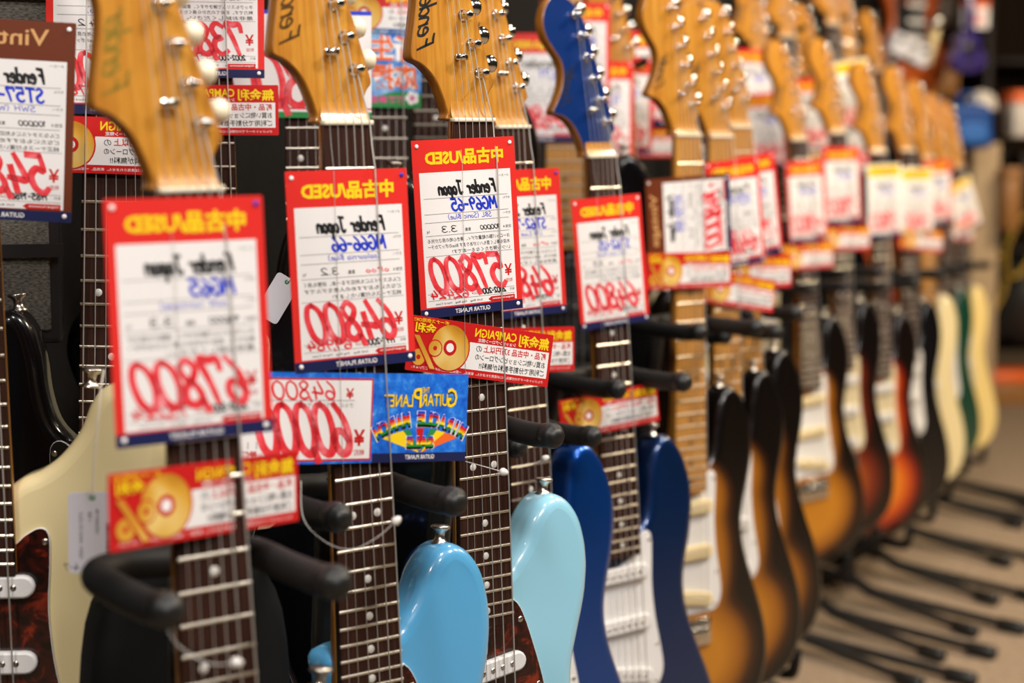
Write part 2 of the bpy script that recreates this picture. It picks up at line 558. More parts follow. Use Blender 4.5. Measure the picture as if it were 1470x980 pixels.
class Sheet:
    """A flat printed card w x h mm, drawn as it reads (u from its left, v from its top) and shown mirrored like the photograph."""

    def __init__(self, w, h):
        self.w, self.h = w, h

    def xyz(self, u, v, layer):
        return ((self.w / 2 - u) * 0.001, (-0.30 - 0.09 * layer) * 0.001, (self.h / 2 - v) * 0.001)

    def rect(self, mb, u0, u1, v0, v1, m, layer=1):
        mb.add([self.xyz(u, v, layer) for u, v in ((u0, v0), (u1, v0), (u1, v1), (u0, v1))], [(0, 1, 2, 3)], m)

    def poly(self, mb, pts, m, layer=1):
        mb.add([self.xyz(u, v, layer) for u, v in pts], [list(range(len(pts)))], m)

    def ring(self, mb, u, v, r0, r1, m, layer, n=28):
        vs, fs = [], []
        for k in range(n):
            a = 2 * math.pi * k / n
            vs.append(self.xyz(u + r0 * math.cos(a), v + r0 * math.sin(a), layer))
            vs.append(self.xyz(u + r1 * math.cos(a), v + r1 * math.sin(a), layer))
        for k in range(n):
            j = (k + 1) % n
            fs.append((2 * k, 2 * k + 1, 2 * j + 1, 2 * j))
        mb.add(vs, fs, m)

    def text(self, mb, s, u, v, h, m, layer=2, width=None, bold=0.0, shear=0.0, align='L', rot=0.0, maxw=None):
        """Printed text: baseline-left at (u, v), glyph box h mm high."""
        vs, fs, x0, x1, y0, y1 = glyphs(s, bold)
        if not vs:
            return
        k = h / max(0.3, (y1 - y0))
        kx = k if width is None else width / (x1 - x0)
        if maxw and (x1 - x0) * kx > maxw:
            kx = maxw / (x1 - x0)
        W = (x1 - x0) * kx
        off = 0 if align == 'L' else (-W / 2 if align == 'C' else -W)
        ca, sa = math.cos(rot), math.sin(rot)
        out, uv = [], []
        for x, y in vs:
            a = (x - x0) * kx + off + (y - y0) * k * shear
            b = (y - y0) * k
            out.append(self.xyz(u + a * ca + b * sa, v + a * sa - b * ca, layer))
            uv.append(((x - x0) / (x1 - x0), (y - y0) / max(0.3, y1 - y0)))
        mb.add(out, fs, m, uvs=uv if m is M['rainbow'] else None)

    def pen(self, mb, s, u, v, h, m, layer=2, width=None, hw=0.06, shear=0.12, rot=0.0, gap=0.14):
        """Handwriting: baseline-left at (u, v), h mm high."""
        _, _, w0 = pen_polys(s, 0.01, gap)
        sq = 1.0 if width is None else (width / h) / w0
        V, F, _ = pen_polys(s, hw, gap, sq)
        ca, sa = math.cos(rot), math.sin(rot)
        out = []
        for i, (x, y) in enumerate(V):
            a, b = (x + y * shear) * h, y * h
            out.append(self.xyz(u + a * ca + b * sa, v + a * sa - b * ca, layer + 0.25 * (i % 2) * 0))
        mb.add(out, F, m)


NOTES = [['ヨーロッパ製の軽量ボディ、弾き心地の良さが光る', '木目も美しく音もハリがあります Blueのポップカラー', 'いつも弾きたくなる一本です!'],
         ['どんなスタイルにも対応する一本、状態も良く', 'どなたにもおすすめの人気モデルです', '純正ケースも付属いたします!'],
         ['ネックもスリムで弾きやすく、音抜けの良さが', '魅力です。初めての方から長く使えるギター', '是非お試しください。']]


def card_base(sh, thick, m, name='card', r=1.2, root=None):
    mb = MB()
    w, h = sh.w * 0.0005, sh.h * 0.0005
    q = r * 0.001
    pts = []
    for cx, cz, a0 in ((w - q, h - q, 0), (-w + q, h - q, 90), (-w + q, -h + q, 180), (w - q, -h + q, 270)):
        for k in range(4):
            a = R(a0 + 30 * k)
            pts.append((cx + q * math.cos(a), cz + q * math.sin(a)))
    slab(mb, pts, -0.0003, 0.0003, 0.0001, m, rings=1)
    for i in range(len(mb.sm)):
        mb.sm[i] = False
    return mb


def used_sheet(root, maker, model, colour, price, years, tax, weight='3.3', note=0, list_price='100,000', rivets='wwww', style='used', small=False):
    """The 105 x 148 mm laminated price card."""
    sh = Sheet(105, 148)
    edge = {'used': M['red'], 'vintage': M['brown_print'], 'yellow': M['paper']}[style]
    card_base(sh, 0.6, edge).obj('card', root)
    mb = MB()
    sh.rect(mb, 6, 99, 27 if style != 'vintage' else 29, 139, M['paper'], 1)
    mb.obj('paper_panel', root)
    mb = MB()
    if style == 'used':
        sh.text(mb, '中古品/USED', 52.5, 21.5, 13.5, M['yellow'], 2, width=80, bold=0.042, align='C')
    elif style == 'vintage':
        sh.text(mb, 'Vintage', 52.5, 22, 16, M['tan_print'], 2, width=66, bold=0.01, align='C')
    else:
        sh.rect(mb, 4, 101, 3, 25, M['yellow'], 1)
        sh.text(mb, '特価品/SALE', 52.5, 19, 10, M['red'], 2, width=70, bold=0.02, align='C')
    mb.obj('header', root)
    mb = MB()
    sh.rect(mb, 0, 105, 140.2, 148, M['navy_print'], 2)
    sh.text(mb, 'GUITAR PLANET', 52.5, 145.8, 3.6, M['pure_white'], 3, width=36, bold=0.01, align='C')
    mb.obj('footer', root)
    # printed form: rules and field names
    mb = MB()
    g = M['grey_ink']
    for v in (48.5, 61.5, 68.5, 79.5):
        sh.rect(mb, 10, 96, v, v + 0.35, g, 2)
    for v in (96.5, 128.0, 133.5):
        sh.rect(mb, 8, 97, v, v + 0.3, g, 2)
    for t, u, v, h in (('メーカー:', 8, 33.5, 2.2), ('モデル:', 8, 52.5, 2.2), ('カラー:', 8, 65.5, 2.2), ('定価 ¥', 8, 77.5, 2.8),
                       ('重量:', 50, 77.5, 2.8), ('kg', 92, 77.5, 2.8), ('年代', 8, 131.5, 2.4)):
        sh.text(mb, t, u, v, h, M['ink'], 2)
    sh.poly(mb, [(8, 135), (33, 135), (36, 137), (33, 139), (8, 139)], M['deep_red'], 2)
    sh.text(mb, 'Original Accessories', 9.5, 138.0, 2.0, M['pure_white'], 3, width=22, bold=0.01)
    sh.text(mb, 'Soft Bag   Gig Bag   Hard Case', 42, 138.0, 2.2, M['ink'], 2, width=48)
    sh.text(mb, '¥', 9.5, 118.5, 10, M['deep_red'], 2, width=8, bold=0.02)
    sh.text(mb, '税抜', 9.5, 124.0, 3.4, M['deep_red'], 2)
    sh.text(mb, '税込¥', 45, 131.8, 2.8, M['deep_red'], 2)
    mb.obj('printed_form', root)
    # handwriting
    mb = MB()
    sh.pen(mb, maker, 22, 46.0, 11.0, M['ink'], 2, width=58, hw=0.095)
    sh.pen(mb, model, 22, 59.8, 10.0, M['blue_ink'], 2, width=30 if len(model) < 6 else 46, hw=0.095)
    sh.pen(mb, colour, 28, 66.8, 4.2, M['blue_ink'], 2, hw=0.06, width=min(44, 4.5 * len(colour)))
    sh.pen(mb, list_price, 20, 77.3, 3.6, M['ink'] if list_price != 'OPEN' else M['red_ink'], 2, width=20, hw=0.1)
    sh.pen(mb, weight, 64, 77.3, 5.2, M['ink'], 2, width=15, hw=0.07)
    for i, t in enumerate(NOTES[note]):
        sh.text(mb, t, 10, 85.6 + 5.0 * i, 3.6, M['ink'], 2, width=(84 if i < 2 else 60), shear=0.12, bold=0.006)
    mb.obj('handwriting', root)
    mb = MB()
    sh.pen(mb, years, 17, 132.0, 4.6, M['ink'], 2, width=27, hw=0.11)
    sh.pen(mb, tax, 56, 133.2, 7.4, M['red_ink'], 3, width=38, hw=0.09, rot=R(-1.5))
    mb.obj('tax_price_writing', root)
    mb = MB()
    sh.pen(mb, price, 16, 126.5, 28.0, M['red_ink'], 3, width=73, hw=0.08, shear=0.22, gap=0.10)
    mb.obj('price_digits', root)
    for k, (u, v) in enumerate(((5, 5), (100, 5), (5, 143.5), (100, 143.5))):
        mb = MB()
        mb.lathe([(0.0001, -0.0011), (0.0012, -0.001), (0.0018, -0.0006), (0.0018, -0.0002)], sh.xyz(u, v, 0), (0, 1, 0), M['pin_blue'] if rivets[k] == 'b' else M['pure_white'], 12)
        mb.obj('rivet', root)
    return sh


def campaign_sheet(root):
    """The 150 x 46 mm interest-free card: gold disc naught and per cent sign."""
    sh = Sheet(150, 46)
    card_base(sh, 0.6, M['deep_red']).obj('card', root)
    mb = MB()
    sh.poly(mb, [(3, 16), (88, 16), (90, 26), (96, 39), (3, 39)], M['paper'], 1)
    mb.obj('paper_panel', root)
    mb = MB()
    sh.text(mb, '無金利', 4, 14.5, 11, M['yellow'], 2, width=33, bold=0.028)
    sh.text(mb, 'CAMPAIGN', 40, 11, 7.5, M['yellow'], 2, width=44, bold=0.02)
    sh.text(mb, 'ショッピングローン限定', 40, 15, 3.2, M['pure_white'], 2, width=40, bold=0.01)
    sh.text(mb, '新品・中古品 3万円以上', 6, 23.3, 6.2, M['deep_red'], 2, width=67, bold=0.022)
    sh.text(mb, 'の', 75, 23.3, 5.2, M['ink'], 2, width=6)
    sh.text(mb, 'お買い物にショッピングローンの', 6, 30.4, 5.6, M['ink'], 2, width=75, bold=0.01)
    sh.text(mb, 'ご利用で分割手数料が無料!!', 6, 37.6, 5.6, M['ink'], 2, width=70, bold=0.014)
    sh.text(mb, 'クレジットカードでの分割払いには適用されません。新商品、一部商品対象外の場合がございます。', 6, 43.7, 2.6, M['pure_white'], 2, width=138)
    mb.obj('lettering', root)
    mb = MB()
    sh.ring(mb, 108, 23, 5.5, 20.5, M['deep_red'], 2)
    sh.ring(mb, 108, 23, 5.2, 19.2, M['gold'], 3)
    sh.ring(mb, 108, 23, 0.0, 6.6, M['deep_red'], 4)
    sh.ring(mb, 108, 23, 0.0, 3.8, M['pure_white'], 5)
    mb.obj('gold_disc', root)
    mb = MB()
    for (u, v, a) in ((123, 25, 6.4), (138.5, 34, 6.8)):
        sh.ring(mb, u, v, 0, a + 1.0, M['deep_red'], 4)
        sh.ring(mb, u, v, a * 0.3, a, M['gold'], 5)
    sh.poly(mb, [(119, 43.5), (139, 15), (147, 15), (127, 43.5)], M['deep_red'], 6)
    sh.poly(mb, [(121, 42.5), (140, 16), (145, 16), (126, 42.5)], M['gold'], 7)
    mb.obj('percent_sign', root)
    mb = MB()
    sh.text(mb, '金利', 124, 13.5, 8.5, M['yellow'], 8, width=21, bold=0.028)
    sh.text(mb, 'ボーナス併用OK!', 112, 4.8, 3.6, M['yellow'], 8, width=35, bold=0.015)
    mb.obj('corner_lettering', root)
    return sh


def sale_sheet(root):
    """The wide 206 x 68 mm sale card: star-blue artwork on one half, the marked-down price on the other."""
    sh = Sheet(206, 68)
    card_base(sh, 0.6, M['sky_print']).obj('card', root)
    mb = MB()
    sh.rect(mb, 87, 202, 4, 66, M['deep_red'], 1)
    sh.rect(mb, 88.5, 200.5, 5.5, 64.5, M['paper'], 2)
    mb.obj('paper_panel', root)
    mb = MB()
    sh.rect(mb, 0, 86, 61, 68, M['navy_print'], 2)
    sh.text(mb, 'GUITAR PLANET', 43, 65.8, 3.4, M['pure_white'], 3, width=27, bold=0.01, align='C')
    mb.obj('footer', root)
    mb = MB()
    beams = [('deep_red', 14, 24), ('yellow', 24, 30), ('green', 30, 36), ('deep_red', 36, 44), ('navy_print', 44, 50), ('green', 50, 56), ('yellow', 56, 62), ('orange', 62, 72)]
    c = (43, 66)
    edges = [8, 20, 28, 34, 40, 47, 53, 59, 66, 78]
    for i in range(9):
        key = ['orange', 'yellow', 'green', 'navy_print', 'deep_red', 'deep_red', 'green', 'yellow', 'yellow'][i]
        if i in (3, 5):
            continue
        h0 = 51 - 9 * math.sin(math.pi * (edges[i] - 4) / 78)
        h1 = 51 - 9 * math.sin(math.pi * (edges[i + 1] - 4) / 78)
        sh.poly(mb, [(edges[i], h0), (edges[i + 1], h1), (c[0] + (edges[i + 1] - 43) * 0.06, 60.5), (c[0] + (edges[i] - 43) * 0.06, 60.5)], M[key], 1)
    mb.obj('beam_artwork', root)
    mb = MB()
    s = 'MIRACLE MARCH'
    for m, dv, ly, bo, ex in ((M['pure_white'], 0.8, 2, 0.05, 1.5), (M['ink'], 0.9, 3, 0.05, 0.3), (M['rainbow'], 0, 4, 0.05, 0)):
        for i, ch in enumerate(s):
            if ch == ' ':
                continue
            a = ((i + 0.5) / len(s) - 0.5) * 1.1
            r = 74.0
            u = 43 + (r - dv) * math.sin(a)
            v = 40.2 + r - (r - dv) * math.cos(a)
            sh.text(mb, ch, u, v + ex * 0.3, 11.5 + ex, m, ly, width=(2.4 if ch == 'I' else 6.6) + ex, bold=bo, align='C', rot=a)
        sh.text(mb, 'SALE', 43, 57.4 + dv + ex * 0.3, 9.5 + ex, m, ly, width=25 + ex, bold=bo, align='C')
    mb.obj('arched_lettering', root)
    mb = MB()
    for m, ly, bo in ((M['ink'], 2, 0.05), (M['yellow'], 3, 0.012)):
        sh.text(mb, 'THE', 36, 14.6, 4.2, m, ly, width=6.5, bold=bo)
        sh.text(mb, 'G', 10, 26, 15, m, ly, width=9, bold=bo)
        sh.text(mb, 'UITAR', 19, 25, 9.5, m, ly, width=24, bold=bo)
        sh.text(mb, 'P', 43, 26, 15, m, ly, width=8, bold=bo)
        sh.text(mb, 'LANET', 51, 25.5, 9.5, m, ly, width=26, bold=bo)
    mb.obj('shop_lettering', root)
    mb = MB()
    sh.text(mb, '¥', 104, 19.5, 8, M['deep_red'], 3, width=7, bold=0.02)
    sh.pen(mb, '64,800', 120, 19.5, 13, M['red_ink'], 3, width=52, hw=0.065)
    sh.rect(mb, 103, 196, 20.5, 20.9, M['grey_ink'], 3)
    sh.text(mb, 'さらに  値下げ中  です', 104, 26, 3.6, M['grey_ink'], 3, width=44)
    sh.text(mb, '¥', 93, 55, 12.5, M['deep_red'], 3, width=10, bold=0.03)
    sh.text(mb, '税抜', 93, 62, 4.4, M['deep_red'], 3, width=10, bold=0.01)
    sh.pen(mb, '60,000', 104, 60, 37, M['red_ink'], 3, width=76, hw=0.075, shear=0.2, gap=0.04)
    for k in range(2):
        sh.rect(mb, 184 + 7 * k, 184.6 + 7 * k, 51, 56, M['grey_ink'], 3)
    sh.text(mb, '特価', 184, 62, 4.6, M['deep_red'], 3, width=12, bold=0.03)
    mb.obj('price_writing', root)
    return sh


def poster_sheet(root):
    """The sky-blue spring card with outlined red characters, hills and a blossom."""
    sh = Sheet(60, 86)
    card_base(sh, 0.6, M['sky_light']).obj('card', root)
    mb = MB()
    pts = [(0, 86), (0, 70)] + [(u, 73 - 5 * math.sin(u / 60 * math.pi * 1.3)) for u in range(6, 60, 6)] + [(60, 66), (60, 86)]
    sh.poly(mb, pts, M['green'], 1)
    mb.obj('hills', root)
    mb = MB()
    for m, ly, bo in ((M['pure_white'], 2, 0.07), (M['orange'], 3, 0.02), ):
        sh.text(mb, '新生', 30, 36, 29, m, ly, width=54, bold=bo, align='C')
        sh.text(mb, '応援', 30, 66, 28, m, ly, width=52, bold=bo, align='C')
    sh.text(mb, '価格商品', 37, 81, 8, M['pink'], 4, width=38, bold=0.03, align='C')
    mb.obj('outlined_lettering', root)
    mb = MB()
    for k in range(5):
        a = 2 * math.pi * k / 5
        sh.ring(mb, 10 + 4 * math.cos(a), 75 + 4 * math.sin(a), 0, 3.6, M['pure_white'], 5, 14)
    sh.ring(mb, 10, 75, 0, 2.4, M['pink'], 6, 14)
    mb.obj('blossom', root)
    return sh


def big_price_sheet(root, price, green=True):
    sh = Sheet(150, 106)
    card_base(sh, 0.6, M['paper']).obj('card', root)
    mb = MB()
    sh.rect(mb, 0, 150, 0, 4, M['blue_ink'], 1)
    sh.rect(mb, 0, 150, 96, 97.5, M['deep_red'], 1)
    sh.rect(mb, 0, 150, 100, 106, M['green'], 1)
    mb.obj('border', root)
    mb = MB()
    sh.pen(mb, price, 14, 94, 52, M['red_ink'], 2, width=124, hw=0.06, gap=0.08)
    sh.pen(mb, '2002', 40, 34, 18, M['red_ink'], 2, width=50, hw=0.06)
    mb.obj('price_digits', root)
    return sh


# ------------------------------------------------------------------ electric guitars, seen mirrored as in the photograph
STRAT = [(29, -444), (40, -438), (51, -424), (58, -400), (62, -372), (70, -346), (84, -332), (101, -337), (117, -358), (128, -390), (130, -420),
         (124, -455), (114, -490), (110, -518), (115, -552), (129, -592), (147, -637), (158, -680), (157, -722), (140, -760), (105, -785), (55, -796),
         (0, -798), (-55, -794), (-110, -779), (-146, -750), (-160, -712), (-158, -672), (-143, -632), (-126, -597), (-115, -566), (-113, -540),
         (-120, -508), (-131, -482), (-137, -458), (-133, -434), (-122, -418), (-107, -412), (-92, -418), (-79, -434), (-67, -454), (-54, -468), (-40, -474), (-29, -474)]
MUST = [(27, -396), (40, -386), (53, -370), (62, -352), (75, -338), (90, -334), (106, -343), (118, -362), (124, -392), (122, -425), (113, -460), (105, -490),
        (104, -516), (112, -550), (129, -595), (147, -640), (156, -680), (150, -715), (127, -742), (80, -757), (20, -764), (-50, -764), (-110, -750),
        (-148, -717), (-158, -677), (-150, -632), (-132, -590), (-119, -558), (-115, -530), (-121, -498), (-129, -472), (-128, -448), (-116, -432),
        (-98, -430), (-80, -440), (-62, -452), (-44, -456), (-31, -452), (-27, -430), (-27, -404)]
STRAT_PG = [(29, -464), (33, -449), (44, -440), (53, -446), (53, -470), (51, -505), (54, -545), (60, -578), (63, -606), (55, -624), (40, -628), (0, -628),
            (-40, -628), (-58, -650), (-84, -696), (-112, -728), (-132, -728), (-138, -700), (-130, -660), (-112, -612), (-98, -575), (-95, -540),
            (-101, -500), (-108, -470), (-104, -449), (-92, -443), (-80, -455), (-66, -474), (-50, -486), (-29, -488)]
MUST_PG = [(28, -425), (36, -421), (45, -434), (56, -465), (66, -500), (72, -535), (66, -566), (48, -582), (0, -586), (-48, -584), (-74, -566), (-86, -530),
           (-90, -495), (-84, -474), (-66, -468), (-48, -470), (-28, -468)]
HEAD = [(21, 0), (20, 9), (19, 18), (22, 25), (26, 31), (22.5, 44), (16, 66), (8, 92), (0, 118), (-8, 142), (-16, 160), (-28, 174), (-44, 181), (-60, 178),
        (-70, 166), (-74, 150), (-70, 134), (-60, 120), (-51, 108), (-48, 95), (-51, 78), (-59, 62), (-65, 53), (-63, 48.5), (-52, 46), (-42, 40),
        (-34, 31), (-27, 18), (-22.5, 6), (-21, 0)]

MUST_HEAD = [(21, 0), (20, 9), (19, 18), (22, 25), (26, 31), (22.5, 44), (16, 66), (8, 92), (0, 118), (-8, 142), (-16, 160), (-28, 174), (-44, 181), (-57, 178),
             (-65, 168), (-68, 152), (-63, 136), (-55, 124), (-50.5, 112), (-50.5, 98), (-53, 82), (-56.5, 62), (-57.5, 53.5), (-55.5, 49.5), (-47, 46), (-38.5, 39),
             (-32, 30.5), (-26.5, 18), (-22.5, 6), (-21, 0)]
OFFSET_PG = [(22, -456), (34, -446), (46, -440)] + STRAT_PG[3:-1] + [(-29, -488)]
OFFSET = [(8, -424), (28, -405), (46, -397), (62, -385), (77, -366), (86, -345), (96, -333), (112, -329), (128, -337), (140, -360), (144, -392)] + STRAT[11:]

MESHES = {}


def cached(key, fn):
    if key not in MESHES:
        mb = MB()
        fn(mb)
        MESHES[key] = mb.mesh(key[0])
    return MESHES[key]


def fz(L, i):
    return -L * (1 - 2 ** (-i / 12))


def half_w(L, z):
    """Half the fretboard's width at z (mm below the nut)."""
    return 21 + 7 * min(1, -z / (0.7027 * L))


def string_x(L, i, z):
    t = max(0, min(1, -z / L))
    return (-17.4 + 6.96 * i) * (1 - t) + (-26 + 10.4 * i) * t


def guitar_parts(shape, L, spec):
    """[(name, mesh, [sub-parts])] in millimetre-true coordinates with the nut at the origin, neck down -z, front at -y."""
    body, guard, board, head, button, pickup = (spec[k] for k in ('body', 'guard', 'board', 'head', 'button', 'pickup'))
    nfret = spec.get('frets', 21)
    k0 = (shape, L)
    parts = []

    def part(name, key, fn, subs=()):
        parts.append((name, cached((name,) + k0 + tuple(key), fn), list(subs)))

    def sub(name, key, fn):
        return (name, cached((name,) + k0 + tuple(key), fn))

    outline = {'strat': STRAT, 'must': MUST, 'offset': OFFSET}[shape]
    std = shape != 'must'
    bottom = -798 if std else -764
    yb = 11

    part('body', (body.name,), lambda mb: slab(mb, mm(catmull(outline, 4)), yb * .001, (yb + 43) * .001, 0.012, body, rings=5))

    # neck: D section from nut to heel with the scoop up to the headstock face
    def neck(mb):
        zs = [16, 12, 8, 4, 0] + [-40 * i for i in range(1, 10)] + [-400, -430, fz(L, nfret) - 8]
        rows, n = [], 14
        for z in zs:
            hw = half_w(L, min(0, z)) if z <= 0 else 21 - z * 0.12
            d = 20 if z > -340 else 20 + min(1, (-z - 340) / 80) * 12
            if z > 0:
                d = 20
            top = 6.0 if z <= 0 else 6 - 0  # fretboard sits above
            if z > 0:
                t = z / 16
                top = 1.2 + 5.8 * (1 - (1 - t) ** 2)
            elif z == 0:
                top = 1.2
            row = []
            for k in range(n + 1):
                a = math.pi * k / n
                sx = math.copysign(abs(math.cos(a)) ** 0.75, math.cos(a))
                row.append((sx * hw * .001, (top + (d - top) * math.sin(a) ** 0.8) * .001, z * .001))
            rows.append(row)
        vs = [p for r_ in rows for p in r_]
        m = n + 1
        fs = []
        for j in range(len(rows) - 1):
            for k in range(n):
                fs.append((j * m + k, j * m + k + 1, (j + 1) * m + k + 1, (j + 1) * m + k))
        mb.add(vs, fs, M['maple_neck'], True)
        cap = []
        for j in range(len(rows) - 1):
            cap.append((j * m, (j + 1) * m, (j + 1) * m + n, j * m + n))
        mb.add(vs, cap, M['maple'], True)
        mb.add(rows[-1], [list(range(m))], M['maple_neck'])
    part('neck', (nfret,), neck)

    def headstock(mb):
        slab(mb, mm(catmull(HEAD if std else MUST_HEAD, 4)), 0.007, 0.0205, 0.0012, M['maple_neck'], front=head, rings=2)
    logo = sub('logo', (spec['logo'].name,), lambda mb: logo_mesh(mb, spec['logo'], std))
    part('headstock', (head.name,), headstock, [logo])

    def fretboard(mb):
        z1 = fz(L, nfret) - 9
        pts = [(21, -1.5), (half_w(L, z1), z1), (-half_w(L, z1), z1), (-21, -1.5)]
        slab(mb, mm(pts), 0.0, 0.0062, 0.0008, board, rings=1)
    subs = []
    for i in range(1, nfret + 1):
        def fret(mb, i=i):
            z = fz(L, i)
            hw = half_w(L, z) - 0.3
            prof = [(-1.3, 0.1), (-1.0, -0.8), (-0.4, -1.15), (0.4, -1.15), (1.0, -0.8), (1.3, 0.1)]
            vs = [(x * .001, y * .001, (z + q) * .001) for x in (-hw, hw) for q, y in prof]
            fs = [(k, k + 1, k + 7, k + 6) for k in range(5)] + [(0, 1, 2, 3, 4, 5), (11, 10, 9, 8, 7, 6)]
            mb.add(vs, fs, M['fret'], False)
        subs.append(sub('fret', (i,), fret))
    dotm = M['pearl'] if board is M['rosewood'] else M['black_dot']
    for i in (3, 5, 7, 9, 12, 15, 17, 19, 21):
        zc = (fz(L, i) + fz(L, i - 1)) / 2
        for x in ((-11, 11) if i == 12 else (0,)):
            def dot(mb, x=x, zc=zc):
                mb.lathe([(0.0033, 0.0), (0.0031, 0.00022)], (x * .001, 0.0001, zc * .001), (0, -1, 0), dotm, 18)
            subs.append(sub('inlay_dot', (i, x, dotm.name), dot))
    part('fretboard', (board.name, nfret), fretboard, subs)
    part('nut', (), lambda mb: mb.rbox(-.0212, .0212, -.0022, .006, -.0018, .0018, M['bone'], 0.0006, 1))

    # strings: the two outer ones are lifted over the cards that are tucked under them
    for i in range(6):
        def string(mb, i=i):
            zp, xp = 40 + 24 * (5 - i), 11 - 7.6 * (5 - i)
            rad = (0.00022, 0.00026, 0.00032, 0.00042, 0.00055, 0.00068)[i]
            pts = [(xp - 1.5, 1.0, zp), (string_x(L, i, 0), -2.3, 0)]
            if i in (0, 5):
                pts += [(string_x(L, i, -18), -3.6, -18), (string_x(L, i, -34), -6.2, -34), (string_x(L, i, -0.52 * L), -6.2, -0.52 * L)]
            pts += [(string_x(L, i, -L), -3.4, -L)]
            mb.tube([(a * .001, b * .001, c * .001) for a, b, c in pts], rad, M['string'], 6, False)
        part('string', (i,), string)
    # tuners
    for i in range(6):
        zp, xp = (40 + 24 * i) * .001, (11 - 7.6 * i) * .001

        def post(mb, zp=zp, xp=xp):
            mb.lathe([(.0052, 0), (.0052, .0012), (.0040, .002), (.0034, .003), (.0029, .006), (.0033, .0095), (.0031, .0112), (.0015, .0116)], (xp, 0.0072, zp), (0, -1, 0), M['chrome'], 16)
            mb.tube([(xp - .0034, 0.001, zp), (xp + .0058, -.0012, zp + .001)], .0009, M['chrome'], 6)

        def knob(mb, zp=zp, xp=xp):
            zk = zp + .009
            mb.tube([(xp + .004, .0225, zk), (xp + .015, .0215, zk)], .0018, M['chrome'], 8)
            mb.tube([(xp + .0125, .0215, zk), (xp + .0135, .0215, zk), (xp + .0155, .0215, zk), (xp + .021, .0215, zk), (xp + .025, .0215, zk), (xp + .0268, .0215, zk)],
                    [.002, .0046, .0066, .0084, .0068, .002], button, 16)

        def gear(mb, zp=zp, xp=xp):
            mb.rbox(xp - .008, xp + .010, .0203, .0275, zp - .007, zp + .007, M['chrome'], .0015, 2)
        part('tuner', (i,), post, [sub('tuner_button', (i, button.name), knob), sub('gear_box', (i,), gear)])

    def tree(mb):
        mb.rbox(-.0175, -.0055, -.0015, .0005, .050, .055, M['chrome'], .0006, 1)
        mb.lathe([(.0028, 0), (.0025, .008), (.0030, .0095), (.001, .0105)], (-.0115, .007, .0525), (0, -1, 0), M['chrome'], 12)
    part('string_tree', (), tree)

    # body fittings
    pg = {'strat': STRAT_PG, 'must': MUST_PG, 'offset': OFFSET_PG}[shape]
    screws = []
    ring = catmull(pg, 1)
    ins = [pg[k] for k in ((3, 7, 9, 15, 18, 21, 24, 26) if std else (2, 4, 7, 10, 12, 14))]
    cx, cz = (-20, -560) if std else (-10, -510)
    for j, (x, z) in enumerate(ins):
        d = math.hypot(cx - x, cz - z)
        sx, sz = x + (cx - x) / d * 6, z + (cz - z) / d * 6

        def screw(mb, sx=sx, sz=sz):
            mb.lathe([(.0028, 0), (.0026, .0006), (.0012, .0010)], (sx * .001, .0088, sz * .001), (0, -1, 0), M['nickel'], 12)
        screws.append(sub('screw', (j,), screw))

    def pickguard(mb):
        slab(mb, mm(catmull(pg, 3)), 0.0086, 0.0115, 0.0006, M['white_plastic'] if guard is not M['parchment'] else guard, front=guard, rings=2)
    part('pickguard', (guard.name,), pickguard, screws)
    pz = ((-485, 0), (-545, 0), (-604, -6)) if std else ((-478, 4), (-548, -4))
    for j, (z, tilt) in enumerate(pz):
        def pick(mb, z=z, tilt=tilt):
            pts = []
            for sx in (1, -1):
                for k in range(9):
                    a = R(-90 + 22.5 * k) if sx > 0 else R(90 + 22.5 * k)
                    pts.append((sx * 33 + 9 * math.cos(a), 9 * math.sin(a) + (sx * tilt)))
            slab(mb, mm([(x, q + z) for x, q in pts]), 0.001, 0.009, 0.002, pickup, rings=2)
        poles = []
        for q in range(6):
            def pole(mb, q=q, z=z, tilt=tilt):
                mb.lathe([(.0025, 0), (.0024, .0006)], ((-26 + 10.4 * q) * .001, .0011, (z + tilt * (-26 + 10.4 * q) / 33) * .001), (0, -1, 0), M['nickel'], 10)
            poles.append(sub('pole_piece', (j, q), pole))
        part('pickup', (j, pickup.name), pick, poles)
    kn = ((-92, -640), (-106, -678), (-118, -712)) if std else ((-70, -606), (-92, -634))
    for j, (x, z) in enumerate(kn):
        def knob2(mb, x=x, z=z):
            mb.lathe([(.0122, 0), (.0120, .005), (.0102, .006), (.0092, .014), (.0085, .0155), (.003, .0158)], (x * .001, .0087, z * .001), (0, -1, 0), pickup, 20)
        part('control_knob', (j, pickup.name), knob2)

    def bridge(mb):
        mb.rbox(-.042, .042, .006, .011, -(L + 24) * .001, (-L + 12) * .001, M['chrome'], .0015, 2)
        for q in range(6):
            x = (-26 + 10.4 * q) * .001
            mb.rbox(x - .0048, x + .0048, -.0022, .006, -(L + 14) * .001, (-L + 3) * .001, M['chrome'], .001, 1)
    part('bridge', (), bridge)
    hx, hz = (84, -333) if std else (88, -335)

    def strap(mb):
        mb.lathe([(.0075, -.001), (.0076, 0.0), (.0050, .002), (.0036, .005), (.0042, .009), (.0076, .0115), (.0082, .0128), (.0070, .0142), (.0025, .0146)], (hx * .001, .033, hz * .001), (0.12, 0, 1), M['nickel'], 20)
    part('strap_button', ('h',), strap)

    def strap2(mb):
        mb.lathe([(.0075, -.001), (.0050, .002), (.0036, .005), (.0076, .0105), (.0070, .0132), (.0025, .0136)], (0, .033, bottom * .001 + 0.0005), (0, 0, -1), M['nickel'], 14)
    part('strap_button', ('b',), strap2)
    return parts, bottom


